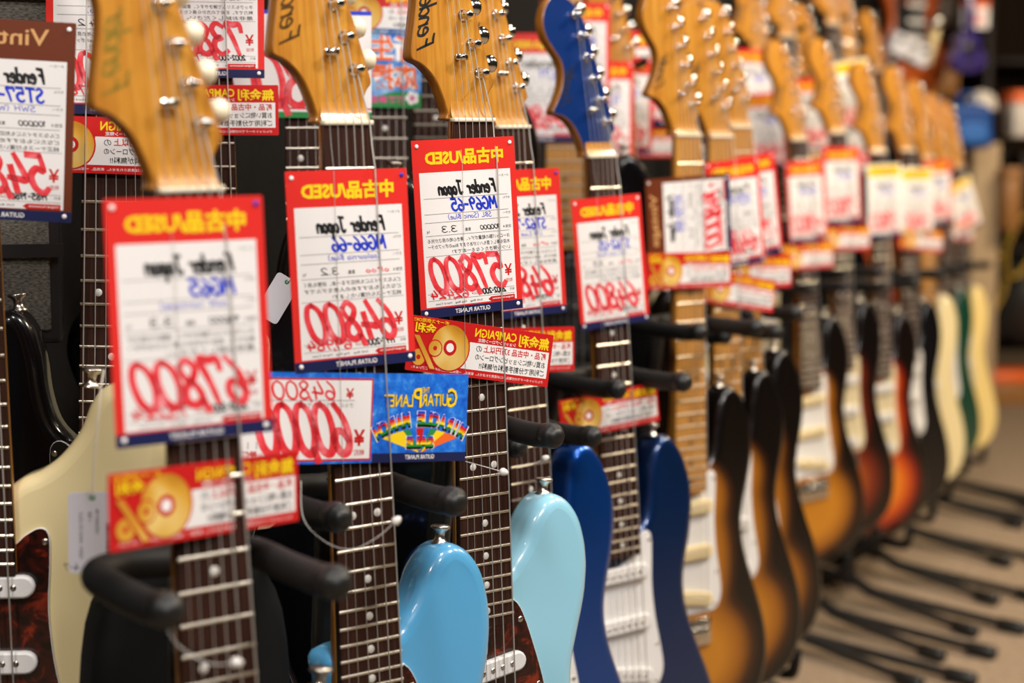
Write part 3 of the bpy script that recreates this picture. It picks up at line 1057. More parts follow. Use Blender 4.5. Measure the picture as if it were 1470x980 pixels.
def logo_mesh(mb, m, std):
    """The maker's script name on the headstock, running up its edge."""
    V, F, wd = pen_polys('Fender', 0.062, 0.05)
    h, x0, k = (14.0, -55, 0.32) if std else (16.0, -51.5, 0.12)
    out = []
    for x, y in V:
        z = 57 + (x + y * 0.3) * h * 1.02
        out.append(((x0 + y * h + (z - 57) * k) * .001, 0.00685, z * .001))
    mb.add(out, F, m)


GUITARS = {}


def make_guitar(key, nut, s, yaw, lean, roll, shape, body, guard, board, label, head='maple', button='chrome', pickup='white_plastic', L=None, flip=False, frets=21, group=None, logo='ink'):
    L = L or (610 if shape == 'must' else 648)
    spec = dict(body=M[body], guard=M[guard], board=M[board], head=M[head], button=M[button], pickup=M[pickup], frets=frets, logo=M[logo])
    parts, bottom = guitar_parts(shape, L, spec)
    mt = Matrix.Translation(P(nut[0], nut[1], s)) @ Matrix.Rotation(R(yaw), 4, 'Z') @ Matrix.Rotation(R(-lean), 4, 'X') @ Matrix.Rotation(R(roll), 4, 'Y')
    if flip:
        mt = mt @ Matrix.Diagonal((-1, 1, 1, 1))
    base = Vector((0, .033, bottom * .001))
    root = empty('electric_guitar', mt @ Matrix.Translation(base))
    tag(root, label, 'guitar', group)
    for name, me, subs in parts:
        o = bpy.data.objects.new(name, me)
        o.location = -base
        o.parent = root
        COL.objects.link(o)
        for sn, sme in subs:
            q = bpy.data.objects.new(sn, sme)
            q.parent = o
            COL.objects.link(q)
    GUITARS[key] = dict(m=mt, yaw=yaw, L=L, bottom=bottom * .001, s=s)
    return root


WN = Vector((1, -0.391, 0)).normalized()
WOFF = 1.20


def wall_gap(c):
    return (c.x - 0.391 * c.y + WOFF) / 1.0737


# stands -----------------------------------------------------------------
def make_stand(key, label, yoke=-0.275, xl=.056, xr=.046, fwd=.052):
    g = GUITARS[key]
    base = g['m'] @ Vector((0, 0.033, g['bottom']))
    org = Matrix.Translation((base.x, base.y, 0)) @ Matrix.Rotation(R(g['yaw']), 4, 'Z')
    root = empty('guitar_stand', org)
    tag(root, label, 'guitar stand', 'guitar stands on the carpet')
    inv = org.inverted()
    nk = inv @ (g['m'] @ Vector((0, 0.006, yoke)))
    bb = inv @ (g['m'] @ Vector((0, 0.033, g['bottom'])))
    bz = bb.z
    mb = MB()
    mb.tube([(0, .062, 0.05), (0, .062, nk.z - 0.12), (0, nk.y + .060, nk.z - 0.02), (0, nk.y + .058, nk.z + 0.012)], .011, M['stand_metal'], 12)
    mb.tube([(0, .062, .035), (0, .062, nk.z * 0.42)], .015, M['stand_metal'], 12)
    mb.obj('post', root)
    for sx in (-1, 1):
        mb = MB()
        x, y, z = nk.x, nk.y, nk.z
        q = xl if sx < 0 else xr
        path = catmull([(x, y + .058, z + .004), (x + sx * q * .6, y + .056, z + .006), (x + sx * (q - .002), y + .040, z + .006), (x + sx * q, y, z + .004),
                        (x + sx * q, y - fwd + .018, z + .004), (x + sx * (q - .001), y - fwd, z + .006)], 5, closed=False)
        mb.tube(path, .0105, M['foam'], 14)
        arm = mb.obj('yoke_arm', root)
        mb = MB()
        e = Vector(path[-1])
        mb.lathe([(.0104, -.004), (.0112, 0), (.0112, .007), (.0098, .010), (.0070, .012), (.0066, .0135), (.001, .0142)], e, (0, -1, 0.03), M['rubber'], 16)
        mb.obj('end_cap', arm)
    for sx in (-1, 1):
        mb = MB()
        mb.tube(catmull([(0, .062, bz - .03), (sx * .05, .060, bz - .03), (sx * .072, .045, bz - .028), (sx * .075, -.02, bz - .026), (sx * .073, -.035, bz - .012), (sx * .072, -.04, bz + .018)], 5, closed=False), .0085, M['foam'], 12)
        mb.obj('cradle_arm', root)
    for ang, ln in ((-5, .34), (9, .39), (180, .14)):
        a = R(ang)
        d = Vector((math.sin(a), -math.cos(a), 0))
        o = Vector((0, .062, 0))
        mb = MB()
        mb.tube([o + Vector((0, 0, .055)), o + d * .06 + Vector((0, 0, .030)), o + d * ln + Vector((0, 0, .013))], .0095, M['stand_metal'], 12)
        leg = mb.obj('leg', root)
        mb = MB()
        mb.tube([o + d * (ln - .045) + Vector((0, 0, .0145)), o + d * (ln - .040) + Vector((0, 0, .0143)), o + d * (ln + .012) + Vector((0, 0, .0135)), o + d * (ln + .016) + Vector((0, 0, .0135))], [.010, .0132, .0132, .009], M['rubber'], 12)
        mb.obj('rubber_foot', leg)
    return root


def make_hanger(key, label):
    g = GUITARS[key]
    c = g['m'] @ Vector((0, 0.012, 0.012))
    org = Matrix.Translation(c) @ Matrix.Rotation(R(g['yaw']), 4, 'Z')
    root = empty('wall_hanger', org)
    tag(root, label, 'wall hanger', 'hangers along the back wall')
    # distance to the wall straight behind, along the wall's own normal
    wl = org.inverted() @ (c + WN * (-wall_gap(c)))
    mb = MB()
    mb.tube([(0, .03, .004), (wl.x * 0.5, .03 + (wl.y - .03) * 0.5, .004), (wl.x, wl.y, .004)], .006, M['stand_metal'], 10)
    mb.obj('arm', root)
    for sx in (-1, 1):
        mb = MB()
        mb.tube(catmull([(0, .032, .004), (sx * .030, .030, .004), (sx * .034, .012, .004), (sx * .034, -.014, .004), (sx * .034, -.020, .012)], 4, closed=False), .006, M['foam'], 10)
        mb.obj('prong', root)
    mb = MB()
    d = (org.inverted().to_3x3() @ WN)
    mb.lathe([(.026, 0), (.026, .008), (.022, .012), (.006, .013)], (wl.x, wl.y, .004), d, M['black'], 18)
    mb.obj('wall_plate', root)


# cards on guitars -------------------------------------------------------
def on_guitar(key, px, py, roll=0, lift=0.0, tilt=0.0, twist=0.0):
    """Where a card lies against a guitar's strings so that it shows around (px, py)."""
    m = GUITARS[key]['m']
    if m.determinant() < 0:
        m = m @ Matrix.Diagonal((-1, 1, 1, 1))
    n = m.to_3x3() @ Vector((0, -1, 0))
    o = m @ Vector((0, -0.0046 - lift, 0))
    d = ray(px, py)
    t = (o - CAM).dot(n) / d.dot(n)
    p = CAM + d * t
    rot = m.to_3x3().normalized().to_4x4()
    return Matrix.Translation(p) @ rot @ Matrix.Rotation(R(roll), 4, 'Y') @ Matrix.Rotation(R(tilt), 4, 'X') @ Matrix.Rotation(R(twist), 4, 'Z')


def free(px, py, s, yaw, roll=0, tilt=0):
    return Matrix.Translation(P(px, py, s)) @ Matrix.Rotation(R(yaw), 4, 'Z') @ Matrix.Rotation(R(roll), 4, 'Y') @ Matrix.Rotation(R(tilt), 4, 'X')


def price_card(mtx, label, group=None, **kw):
    root = empty('price_card', mtx)
    tag(root, label, 'price card', group)
    used_sheet(root, **kw)
    return root


CAMPAIGN = []


def campaign_card(mtx, label):
    root = empty('campaign_card', mtx)
    tag(root, label, 'sale card', 'interest free campaign cards')
    if not CAMPAIGN:
        campaign_sheet(root)
        CAMPAIGN.append(root)
    else:
        for ch in list(CAMPAIGN[0].children):
            c = ch.copy()
            COL.objects.link(c)
            c.parent = root
    return root

# ------------------------------------------------------------------ the room
def structure(o):
    o['kind'] = 'structure'
    return o


M['carpet'] = mat('brown_carpet', hexc('8E7860'), 0.95, spec=0.1, build=noise_ramp(
    [(0.3, hexc('7C6C5A')), (0.5, hexc('93806C')), (0.7, hexc('A8947E'))], (1, 1, 1), 60.0, 8, 0.75))
M['dark_wall'] = mat('dark_fabric_wall', hexc('1A1614'), 0.9, spec=0.2, build=noise_ramp(
    [(0.3, hexc('070606')), (0.7, hexc('100D0C'))], (1, 1, 1), 90.0, 6))
M['grille'] = mat('grey_grille_cloth', hexc('6E6A62'), 0.9, spec=0.2, build=noise_ramp(
    [(0.35, hexc('34322E')), (0.65, hexc('66625A'))], (1, 1, 3), 260.0, 3))
M['far_wall'] = mat('dim_brown_wall', hexc('2A1E14'), 0.9, spec=0.2)

mb = MB()
mb.box(-3.5, 5.5, -1.0, 10.2, -0.02, 0.0, M['carpet'])
structure(mb.obj('floor'))
d0, d1 = 0.2, 10.0
mb = MB()
pa, pb = Vector((0.391 * d0 - WOFF, d0, 0)), Vector((0.391 * d1 - WOFF, d1, 0))
bk = -WN * 0.06
vs = [pa, pb, pb + bk, pa + bk]
vs = vs + [v + Vector((0, 0, 2.8)) for v in vs]
mb.add(vs, [(3, 2, 1, 0), (4, 5, 6, 7), (0, 1, 5, 4), (1, 2, 6, 5), (2, 3, 7, 6), (3, 0, 4, 7)], M['dark_wall'])
structure(mb.obj('wall_left'))
mb = MB()
mb.box(2.2, 5.5, 10.0, 10.1, 0, 2.8, M['far_wall'])
structure(mb.obj('wall_back'))

# ------------------------------------------------------------------ guitars: front row on floor stands
A = make_guitar
A('g_olive', (276, 272), 2.35, 36, 2.6, -1.2, 'must', 'black_body', 'tortoise', 'rosewood', 'nearest maple headstock guitar with big 67,800 price card on its neck', button='pearl_button', logo='logo_gold')
A('g_cali', (500, 176), 1.92, 36, 2.4, -0.8, 'must', 'california', 'tortoise', 'rosewood', 'sky blue guitar carrying the 64,800 card and the wide sale card', button='pearl_button', logo='logo_brown')
A('g_sonic', (681, 172), 1.695, 36, 1.6, -0.6, 'must', 'sonic', 'tortoise', 'rosewood', 'pale blue guitar with sharp script headstock and the 57,800 card')
A('g_placid', (738, 182), 1.43, 40, 3.0, -1.0, 'strat', 'placid', 'white_plastic', 'rosewood', 'metallic blue guitar with maple headstock right behind the pale blue one')
A('g_navy', (866, 224), 1.257, 38, 3.4, -1.2, 'strat', 'navy', 'white_plastic', 'rosewood', 'deep blue guitar with matching blue headstock and white pickguard', head='head_blue')
A('g_m1', (990, 194), 1.12, 38, 1.2, 0, 'strat', 'burst_two', 'white_plastic', 'maple_board', 'first maple necked sunburst guitar after the blue headstock guitar', pickup='cream_plastic')
A('g_m2', (1037, 196), 1.04, 38, 2.2, -0.6, 'strat', 'burst_two', 'white_plastic', 'maple_board', 'second maple necked sunburst guitar, just behind the rotated brown card')
A('g_m3', (1066, 182), 0.99, 38, 2.6, -1.0, 'strat', 'burst_two', 'white_plastic', 'maple_board', 'third maple necked sunburst guitar with thin white pickguard sliver showing')
A('g_d', (1149, 200), 0.78, 40, 3.4, -1.6, 'strat', 'burst_two', 'white_plastic', 'rosewood', 'amber sunburst guitar with rosewood neck and broad white pickguard', pickup='cream_plastic')
A('g_e', (1205, 190), 0.74, 38, 2.6, -0.8, 'strat', 'walnut', 'parchment', 'rosewood', 'red brown guitar behind the amber sunburst one, cream pickguard sliver')
A('g_f', (1263, 218), 0.705, 38, 2.0, -0.6, 'strat', 'burst_three', 'parchment', 'rosewood', 'orange red sunburst guitar with cream pickguard far along the row')
A('g_g', (1305, 216), 0.66, 38, 1.6, -0.4, 'strat', 'black_body', 'white_plastic', 'rosewood', 'black guitar far along the row in front of the cream one')
A('g_h', (1334, 226), 0.605, 38, 1.6, -0.2, 'strat', 'cream_body', 'parchment', 'maple_board', 'cream guitar far along the row next to the dark green one')
A('g_i', (1358, 234), 0.548, 38, 2.4, 0, 'strat', 'green_body', 'white_plastic', 'rosewood', 'dark green guitar between the cream and the pale yellow guitar')
A('g_j', (1378, 240), 0.52, 36, 3, -0.4, 'strat', 'pale_yellow', 'parchment', 'rosewood', 'pale yellow guitar at the far end of the row')

STAND_LABELS = {
    'g_olive': 'black stand with padded arms under the nearest headstock guitar', 'g_cali': 'black stand with padded arms holding the sky blue guitar',
    'g_sonic': 'black stand with padded arms holding the pale blue guitar', 'g_placid': 'black stand holding the metallic blue guitar with maple headstock',
    'g_navy': 'black stand holding the blue headstock guitar', 'g_m1': 'black stand holding the first maple necked guitar',
    'g_m2': 'black stand holding the second maple necked guitar', 'g_m3': 'black stand holding the third maple necked guitar',
    'g_d': 'black stand holding the amber sunburst guitar', 'g_e': 'black stand holding the red brown guitar', 'g_f': 'black stand holding the orange red sunburst guitar',
    'g_g': 'black stand holding the black guitar far along the row', 'g_h': 'black stand holding the cream guitar far along the row',
    'g_i': 'black stand holding the dark green guitar', 'g_j': 'black stand holding the pale yellow guitar'}
for k, lb in STAND_LABELS.items():
    make_stand(k, lb, **{'g_cali': dict(yoke=-.288, xl=.058, xr=.044, fwd=.058), 'g_placid': dict(yoke=-.318, fwd=.047), 'g_olive': dict(yoke=-.246, xl=.060, xr=.054, fwd=.058),
                         'g_sonic': dict(yoke=-.275, xl=.06, fwd=.04), 'g_navy': dict(yoke=-.262, fwd=.068), 'g_m1': dict(yoke=-.25, fwd=.075)}.get(k, {}))

# ------------------------------------------------------------------ guitars: back tier hung on the wall
A('b_cream', (-64, -77), 1.94, 4, 0, -0.2, 'offset', 'cream_body', 'tortoise', 'rosewood', 'cream guitar with tortoiseshell pickguard at the left edge', frets=22)
A('b_black', (160, -138), 1.78, 2, 0, 1.3, 'strat', 'black_body', 'black', 'rosewood', 'black guitar with rosewood neck between the left brown card and the 67,800 card', flip=True)
A('b_pearl', (290, -212), 1.58, 4, 0, 0, 'strat', 'black_body', 'parchment', 'rosewood', 'black guitar with cream pickguard hidden behind the nearest headstock')
A('b_amber', (437, -233), 1.455, 8, 0, -0.6, 'strat', 'black_body', 'black', 'rosewood', 'black guitar with amber heel showing left of the 64,800 card')
A('b_bound', (550, -150), 1.32, 6, 0, 0, 'strat', 'black_body', 'parchment', 'rosewood', 'dark guitar behind the sky blue card with the blossom')
A('b_spare', (624, -290), 1.24, 12, 0, 0, 'strat', 'walnut', 'black', 'rosewood', 'dark rosewood necked guitar left of the sharp script headstock')
A('b_maple', (812, -130), 1.05, 2, 0, 0, 'strat', 'black_body', 'black', 'maple_board', 'guitar with pale maple neck behind the blue headstock', pickup='black')
A('b_h1', (893, 106), 0.95, 20, 0, -1, 'strat', 'walnut', 'parchment', 'maple_board', 'wall hung guitar with orange maple headstock right of the blue headstock')
A('b_h2', (1012, 60), 0.80, 24, 0, -1, 'strat', 'burst_three', 'parchment', 'rosewood', 'wall hung guitar with headstock above the first maple necked guitar')
A('b_h3', (1092, 78), 0.715, 26, 0, -1, 'strat', 'walnut', 'parchment', 'rosewood', 'wall hung guitar with shiny tuners above the third maple necked guitar')
A('b_h4', (1172, 120), 0.62, 30, 0, -1, 'strat', 'burst_two', 'parchment', 'maple_board', 'wall hung guitar with orange headstock above the amber sunburst guitar')
A('b_h5', (1222, 64), 0.56, 30, 0, -1, 'strat', 'burst_three', 'parchment', 'maple_board', 'wall hung guitar with high headstock above the red brown guitar')
A('b_h6', (1262, 100), 0.465, 30, 0, -1, 'strat', 'walnut', 'parchment', 'rosewood', 'last wall hung guitar, tall orange headstock near the dark shop end')
A('b_h7', (1132, 52), 0.665, 28, 0, -1, 'strat', 'black_body', 'parchment', 'rosewood', 'wall hung guitar with headstock between the shiny tuners and the next orange head')
A('b_h8', (1198, 34), 0.59, 30, 0, -1, 'strat', 'black_body', 'black', 'rosewood', 'wall hung guitar with headstock cut by the top edge above the red brown guitar')
A('b_h9', (1150, 165), 0.64, 30, 0, -1, 'strat', 'walnut', 'black', 'rosewood', 'lower wall hung guitar with headstock behind the amber sunburst headstock')
for k, lb in (('b_h7', 'wall hanger beside the shiny tuners'), ('b_h8', 'wall hanger cut by the top edge above the red brown guitar'), ('b_h9', 'lower wall hanger behind the amber sunburst headstock'), ('b_cream', 'black wall hanger above the cream guitar'), ('b_black', 'black wall hanger above the guitar left of the 67,800 card'),
              ('b_h1', 'wall hanger of the headstock right of the blue headstock'), ('b_h2', 'wall hanger above the first maple necked guitar'),
              ('b_h3', 'wall hanger above the third maple necked guitar'), ('b_h4', 'wall hanger above the amber sunburst guitar'),
              ('b_h5', 'wall hanger above the red brown guitar'), ('b_h6', 'last wall hanger near the dark shop end'),
              ('b_pearl', 'wall hanger of the black guitar with cream pickguard'), ('b_amber', 'wall hanger of the black guitar with amber heel'),
              ('b_bound', 'wall hanger of the dark guitar behind the blossom card'), ('b_spare', 'wall hanger left of the sharp script headstock'),
              ('b_maple', 'wall hanger of the pale maple neck')):
    make_hanger(k, lb)

# ------------------------------------------------------------------ price cards on the front row
price_card(on_guitar('g_olive', 274, 458, 0.5), 'red bordered used price card reading 67,800, nearest and out of focus', maker='Fender Japan', model='MG65', colour='DNW (Vintage)', price='67,800', years='2002-2004', tax='73,224', weight='3.3', note=2, list_price='98,000', rivets='bwww')
price_card(on_guitar('g_cali', 505, 386, -0.5), 'red bordered used price card reading 64,800 over the sky blue guitar', maker='Fender Japan', model='MG66-66', colour='(California Blue)', price='64,800', years='1997-2000', tax='69,984', weight='3.2', note=1, list_price='OPEN', rivets='bwww')
price_card(on_guitar('g_sonic', 672, 325, -2.0), 'sharp red bordered used price card reading 57,800', maker='Fender Japan', model='MG69-65', colour='SBL (Sonic Blue)', price='57,800', years='2002-2004', tax='62,424', weight='3.3', note=0)
price_card(on_guitar('g_placid', 752, 349, -0.6), 'red bordered used card half hidden behind the 57,800 card', maker='Fender Japan', model='ST62-70', colour='LPB (Lake Blue)', price='64,800', years='1993-94', tax='69,984', weight='3.4', note=2, list_price='OPEN', rivets='bwww')
price_card(on_guitar('g_navy', 877, 375, -2.2), 'red bordered used price card below the blue headstock', maker='Fender Japan', model='ST62-US', colour='(Old Lake Blue)', price='64,800', years='2006', tax='69,984', weight='3.5', note=1, list_price='OPEN')
mt = on_guitar('g_m1', 990, 312, -90 - 3)
price_card(mt, 'brown vintage price card hung sideways on the first maple neck', maker='Fender Japan', model='ST72-55', colour='(Natural)', price='148,000', years='1984-87', tax='159,840', weight='3.6', note=2, style='vintage')
price_card(on_guitar('g_m2', 1056, 306, -4), 'red topped price card behind the sideways brown card', maker='Fender', model='ST57-58', colour='2TS', price='64,800', years='1998', tax='69,984', note=1)
price_card(on_guitar('g_m3', 1082, 296, -5), 'red topped price card second behind the sideways brown card', maker='Fender', model='ST54-LS', colour='2TS', price='77,800', years='1999', tax='84,024', note=0)
price_card(on_guitar('g_d', 1158, 289, -1), 'blurred red topped price card on the amber sunburst guitar', maker='Fender', model='ST62-58', colour='3TS', price='49,800', years='2006', tax='53,784', note=1)
price_card(on_guitar('g_e', 1209, 266, -1), 'blurred red topped price card on the red brown guitar', maker='Fender', model='ST62-TX', colour='3TS', price='79,800', years='2010', tax='86,184', note=2)
price_card(on_guitar('g_f', 1270, 288, -1), 'blurred yellow topped price card on the orange red guitar', maker='Fender', model='ST-STD', colour='3TS', price='59,800', years='2012', tax='64,584', note=2, style='yellow')
price_card(on_guitar('g_g', 1316, 290, -1), 'blurred yellow topped price card on the far black guitar', maker='Fender', model='ST-STD', colour='BLK', price='54,800', years='2012', tax='59,184', note=1, style='yellow')
price_card(on_guitar('g_h', 1346, 276, -2), 'blurred red topped price card on the far cream guitar', maker='Fender', model='TL62', colour='VWH', price='69,800', years='2008', tax='75,384', note=1)
price_card(on_guitar('g_j', 1384, 296, -20), 'blurred yellow topped card hanging crooked on the pale yellow guitar', maker='Fender', model='ST57', colour='YWH', price='39,800', years='2001', tax='42,984', note=1, style='yellow')

root = empty('sale_card', on_guitar('g_cali', 508, 600, 5.5))
tag(root, 'wide blue sale card reading 60,000 under the 64,800 card', 'sale card')
sale_sheet(root)
campaign_card(on_guitar('g_olive', 299, 716, 2.5, 0, 0, 14), 'red gold disc campaign card, nearest, under the 67,800 card')
campaign_card(on_guitar('g_sonic', 691, 505, 10.5, 0.0006), 'sharp red gold disc campaign card tilted under the 57,800 card')
campaign_card(on_guitar('g_placid', 745, 503, 3.5), 'red campaign card half hidden behind the tilted sharp one')
campaign_card(on_guitar('g_navy', 876, 590, -2.5), 'red gold disc campaign card on the blue headstock guitar')
campaign_card(on_guitar('g_m1', 990, 388, 1, 0.002), 'red gold disc campaign card right under the sideways brown card')
campaign_card(on_guitar('g_m2', 1058, 417, 10), 'blurred campaign card tilted, lowest by the second maple neck')
campaign_card(on_guitar('g_m3', 1085, 391, 2), 'blurred campaign card on the third maple necked guitar')
campaign_card(on_guitar('g_d', 1158, 368, 1), 'blurred orange campaign card under the amber sunburst guitar card')
campaign_card(on_guitar('g_e', 1212, 342, 2), 'blurred campaign card under the red brown guitar card')
campaign_card(on_guitar('g_g', 1322, 344, 6), 'blurred campaign card under the far black guitar card')
campaign_card(on_guitar('g_j', 1372, 332, 3), 'blurred campaign card under the crooked far card')

# ------------------------------------------------------------------ cards on the back tier
price_card(on_guitar('b_cream', 3, 172, 3.2, 0.004), 'brown vintage price card cut by the left edge', maker='Fender Japan', model='ST57-53', colour='SWH (White)', price='54,800', years='1985-1986', tax='59,184', note=1, style='vintage')
price_card(on_guitar('b_black', 160, 32, 0), 'used price card with 4.2 weight behind the nearest headstock', maker='Fender', model='PB70', colour='BLK (Black)', price='49,800', years='1993-94', tax='53,784', weight='4.2', note=0)
campaign_card(on_guitar('b_black', 160, 209, 0.5), 'campaign card left of the nearest headstock')
price_card(on_guitar('b_pearl', 296, -6, 0.5), 'used price card with 73,800 right of the nearest headstock top', maker='Fender', model='JB62', colour='BLK', price='73,800', years='2002-2004', tax='79,704', note=2)
campaign_card(on_guitar('b_pearl', 282, 158, 0), 'campaign card right of the nearest headstock')
root = empty('price_card', on_guitar('b_amber', 425, 92, 1))
tag(root, 'big white price card with red digits behind the second headstock', 'price card')
big_price_sheet(root, '148,00')
root = empty('price_card', on_guitar('b_bound', 566, 98, 1))
tag(root, 'blue spring card with orange outlined characters and pink blossom', 'price card')
poster_sheet(root)
campaign_card(on_guitar('b_bound', 566, 20, 2), 'campaign card above the blossom card at the top edge')
price_card(on_guitar('b_maple', 776, 126, 0), 'blurred used card between the two maple headstocks and the blue one', maker='Fender', model='TL71', colour='VNT', price='64,800', years='1999', tax='69,984', note=0)
price_card(free(864, 160, 0.97, 24), 'blurred used card right of the blue headstock, lower one', maker='Fender', model='TL52', colour='BLD', price='59,800', years='2003', tax='64,584', note=1)
price_card(free(893, 151, 0.94, 24), 'blurred used card second to the right of the blue headstock', maker='Fender', model='JM66', colour='3TS', price='69,800', years='2005', tax='75,384', note=1)
price_card(free(914, 112, 0.90, 24), 'blurred used card left of the first maple neck headstock', maker='Fender', model='JG66', colour='CAR', price='89,800', years='2007', tax='96,984', note=2)
campaign_card(free(935, 205, 0.88, 22), 'blurred campaign card below the used card left of the first maple neck')
price_card(free(826, 78, 1.0, 16), 'blurred used card behind the blue headstock at the top', maker='Fender', model='MG73', colour='OLB', price='54,800', years='2004', tax='59,184', note=2)
price_card(on_guitar('b_h3', 1080, 125, 3), 'blurred card right of the third maple headstock', maker='Fender', model='PB62', colour='3TS', price='74,800', years='2000', tax='80,784', note=1)
price_card(free(1098, 188, 0.725, 34, -4), 'blurred card left of the amber sunburst headstock', maker='Fender', model='JB75', colour='NAT', price='84,800', years='1999', tax='91,584', note=0)
price_card(free(1166, 166, 0.71, 36, -3), 'blurred card right of the amber sunburst headstock', maker='Fender', model='PB57', colour='BLK', price='44,800', years='1997', tax='48,384', note=0)
price_card(free(1224, 138, 0.69, 36, -8), 'blurred tilted card right of the red brown guitar headstock', maker='Fender', model='JB62', colour='VWH', price='68,000', years='1996', tax='73,440', note=0, style='yellow')
price_card(free(1234, 200, 0.66, 36, -6), 'blurred yellow topped card below the tilted one', maker='Fender', model='PB62', colour='OWH', price='58,000', years='1995', tax='62,640', note=2, style='yellow')

# ------------------------------------------------------------------ small tags, ties, bag
def hang_tag(mtx, w, h, label, cord, barcode=True):
    root = empty('hang_tag', mtx)
    tag(root, label, 'tag')
    sh = Sheet(w, h)
    card_base(sh, 0.6, M['tag_card'], r=3).obj('card', root)
    mb = MB()
    sh.ring(mb, w / 2, 4, 0.8, 2.0, M['green'], 1, 16)
    mb.obj('eyelet', root)
    if barcode:
        mb = MB()
        rr = random.Random(3)
        v = 22.0
        while v < 46:
            t = rr.choice((0.4, 0.7, 1.1))
            sh.rect(mb, 2.5, 7.5, v, v + t, M['ink'], 1)
            v += t + rr.choice((0.4, 0.8))
        for k, (u, t) in enumerate(((12, '00-3490201'), (17, 'EB-1'), (23, 'ST57-53 SWH  USED'))):
            sh.text(mb, t, u, 14 if k else 12, 2.6, M['grey_ink'], 1, rot=R(90))
        sh.pen(mb, '4-7', 26, 55, 5, M['ink'], 1, hw=0.05)
        sh.pen(mb, '%1', 5, 56, 6, M['ink'], 1, hw=0.05)
        mb.obj('tag_print', root)
    mb = MB()
    mb.tube(cord, 0.0007, M['cotton'], 6)
    mb.obj('cord', root)
    return root


s0 = 2.06
mt = free(133, 764, s0, 12, 1.0)
k = 1 / s0 * .001
hang_tag(mt, 33, 57, 'grey white bar code tag hanging on the cream guitar', [(0.0005, -.001, .026), (0.001, -.002, .045), (.006, .004, .10), (.008, .016, .112)])
mt = free(398, 428, 1.7, 20, 32)
hang_tag(mt, 22, 40, 'small blank white tag tilted left of the 64,800 card', [(0, -.001, .017), (.004, 0, .03), (.002, .01, .05)], False)


def cable_tie(pts, label):
    """A nylon price loop: a thin looped filament with a bead."""
    ps = [P(x, y, s) for x, y, s in pts]
    c = ps[0]
    root = empty('nylon_loop', Matrix.Translation(c))
    tag(root, label, 'tag fastener')
    mb = MB()
    mb.tube(catmull([tuple(p - c) for p in ps], 6, closed=False), 0.00028, M['clear_tie'], 6)
    mb.obj('filament', root)
    mb = MB()
    mb.lathe([(.001, -.003), (.0026, -.002), (.0034, 0), (.0026, .0025), (.0012, .0045)], ps[-1] - c, ps[-1] - ps[-2], M['clear_tie'], 12)
    mb.obj('bead', root)


cable_tie([(432, 690, 1.98), (436, 745, 2.0), (468, 778, 2.02), (505, 788, 2.03), (540, 772, 2.03), (568, 748, 2.03)], 'milky nylon loop with bead on the sky blue guitar neck')
cable_tie([(668, 662, 1.78), (690, 668, 1.78), (722, 677, 1.78)], 'milky nylon loop with bead on the pale blue guitar neck')
cable_tie([(228, 880, 2.44), (255, 925, 2.46), (300, 952, 2.46), (338, 951, 2.47)], 'milky nylon loop with bead on the nearest guitar neck')
cable_tie([(742, 672, 1.5), (760, 668, 1.5), (782, 658, 1.5)], 'milky nylon loop with bead on the neck behind the pale blue guitar')

# soft black bag standing behind the nearest guitar
mb = MB()
pts = [(-.085, .0), (-.085, .40), (-.083, .50), (-.066, .545), (-.03, .565), (.03, .565), (.066, .545), (.083, .50), (.085, .40), (.085, .0)]
slab(mb, [(x * 0.9, z) for x, z in catmull(pts, 3)], -.015, .04, .016, mat('black_nylon', (0.006, 0.006, 0.006), 0.7, spec=0.2))
bp = P(272, 800, 1.96)
root = empty('gig_bag', Matrix.Translation((bp.x, bp.y, 0)) @ Matrix.Rotation(R(30), 4, 'Z'))
tag(root, 'black padded bag standing behind the nearest guitar neck', 'bag')
mb.v = [(x, y, z * (bp.z + .005) / .565) for x, y, z in mb.v]
mb.obj('bag_body', root)
mb = MB()
mb.tube([(-.066, -.022, .30), (-.060, -.024, .42), (0, -.025, .50), (.060, -.024, .42), (.066, -.022, .30)], .0016, M['black'], 6)
mb.obj('zipper', root)

# grey speaker grilles on the wall at the left
def grille(px, py, s, w, h, label):
    c = P(px, py, s)
    root = empty('speaker_cabinet', Matrix.Translation(c) @ Matrix.Rotation(R(20), 4, 'Z'))
    tag(root, label, 'speaker')
    mb = MB()
    mb.rbox(-w / 2, w / 2, 0.0, 0.10, -h / 2, h / 2, M['black'], .006, 2)
    mb.obj('cabinet', root)
    mb = MB()
    mb.rbox(-w / 2 + .012, w / 2 - .012, -.004, 0.003, -h / 2 + .012, h / 2 - .012, M['grille'], .002, 1)
    g = mb.obj('grille_cloth', root)
    mb = MB()
    mb.box(-w / 2, w / 2, -.008, -.003, -.006, .006, M['black'])
    mb.obj('cross_bar', root)


grille(8, 360, 1.6, .10, .17, 'grey grille speaker low behind the cut brown card')
grille(20, -10, 1.6, .15, .13, 'grey grille speaker above the cut brown card')

# ------------------------------------------------------------------ the far end of the shop
def shelf_unit(x0, x1, y, label, cols):
    root = empty('display_shelf', Matrix.Translation(((x0 + x1) / 2, y, 0)))
    tag(root, label, 'shelf')
    hw = (x1 - x0) / 2
    for sx in (-1, 1):
        mb = MB()
        mb.rbox(sx * hw - .02, sx * hw + .02, -.2, .2, 0, 2.2, M['shelf_wood'], .004, 1)
        mb.obj('upright', root)
    for z in (0.08, 0.5, 0.95, 1.4, 1.85, 2.18):
        mb = MB()
        mb.rbox(-hw + .02, hw - .02, -.2, .2, z - .015, z + .015, M['shelf_wood'], .004, 1)
        mb.obj('shelf_board', root)
    mb = MB()
    mb.box(-hw, hw, .19, .21, 0.02, 2.2, M['far_wall'])
    mb.obj('back_panel', root)


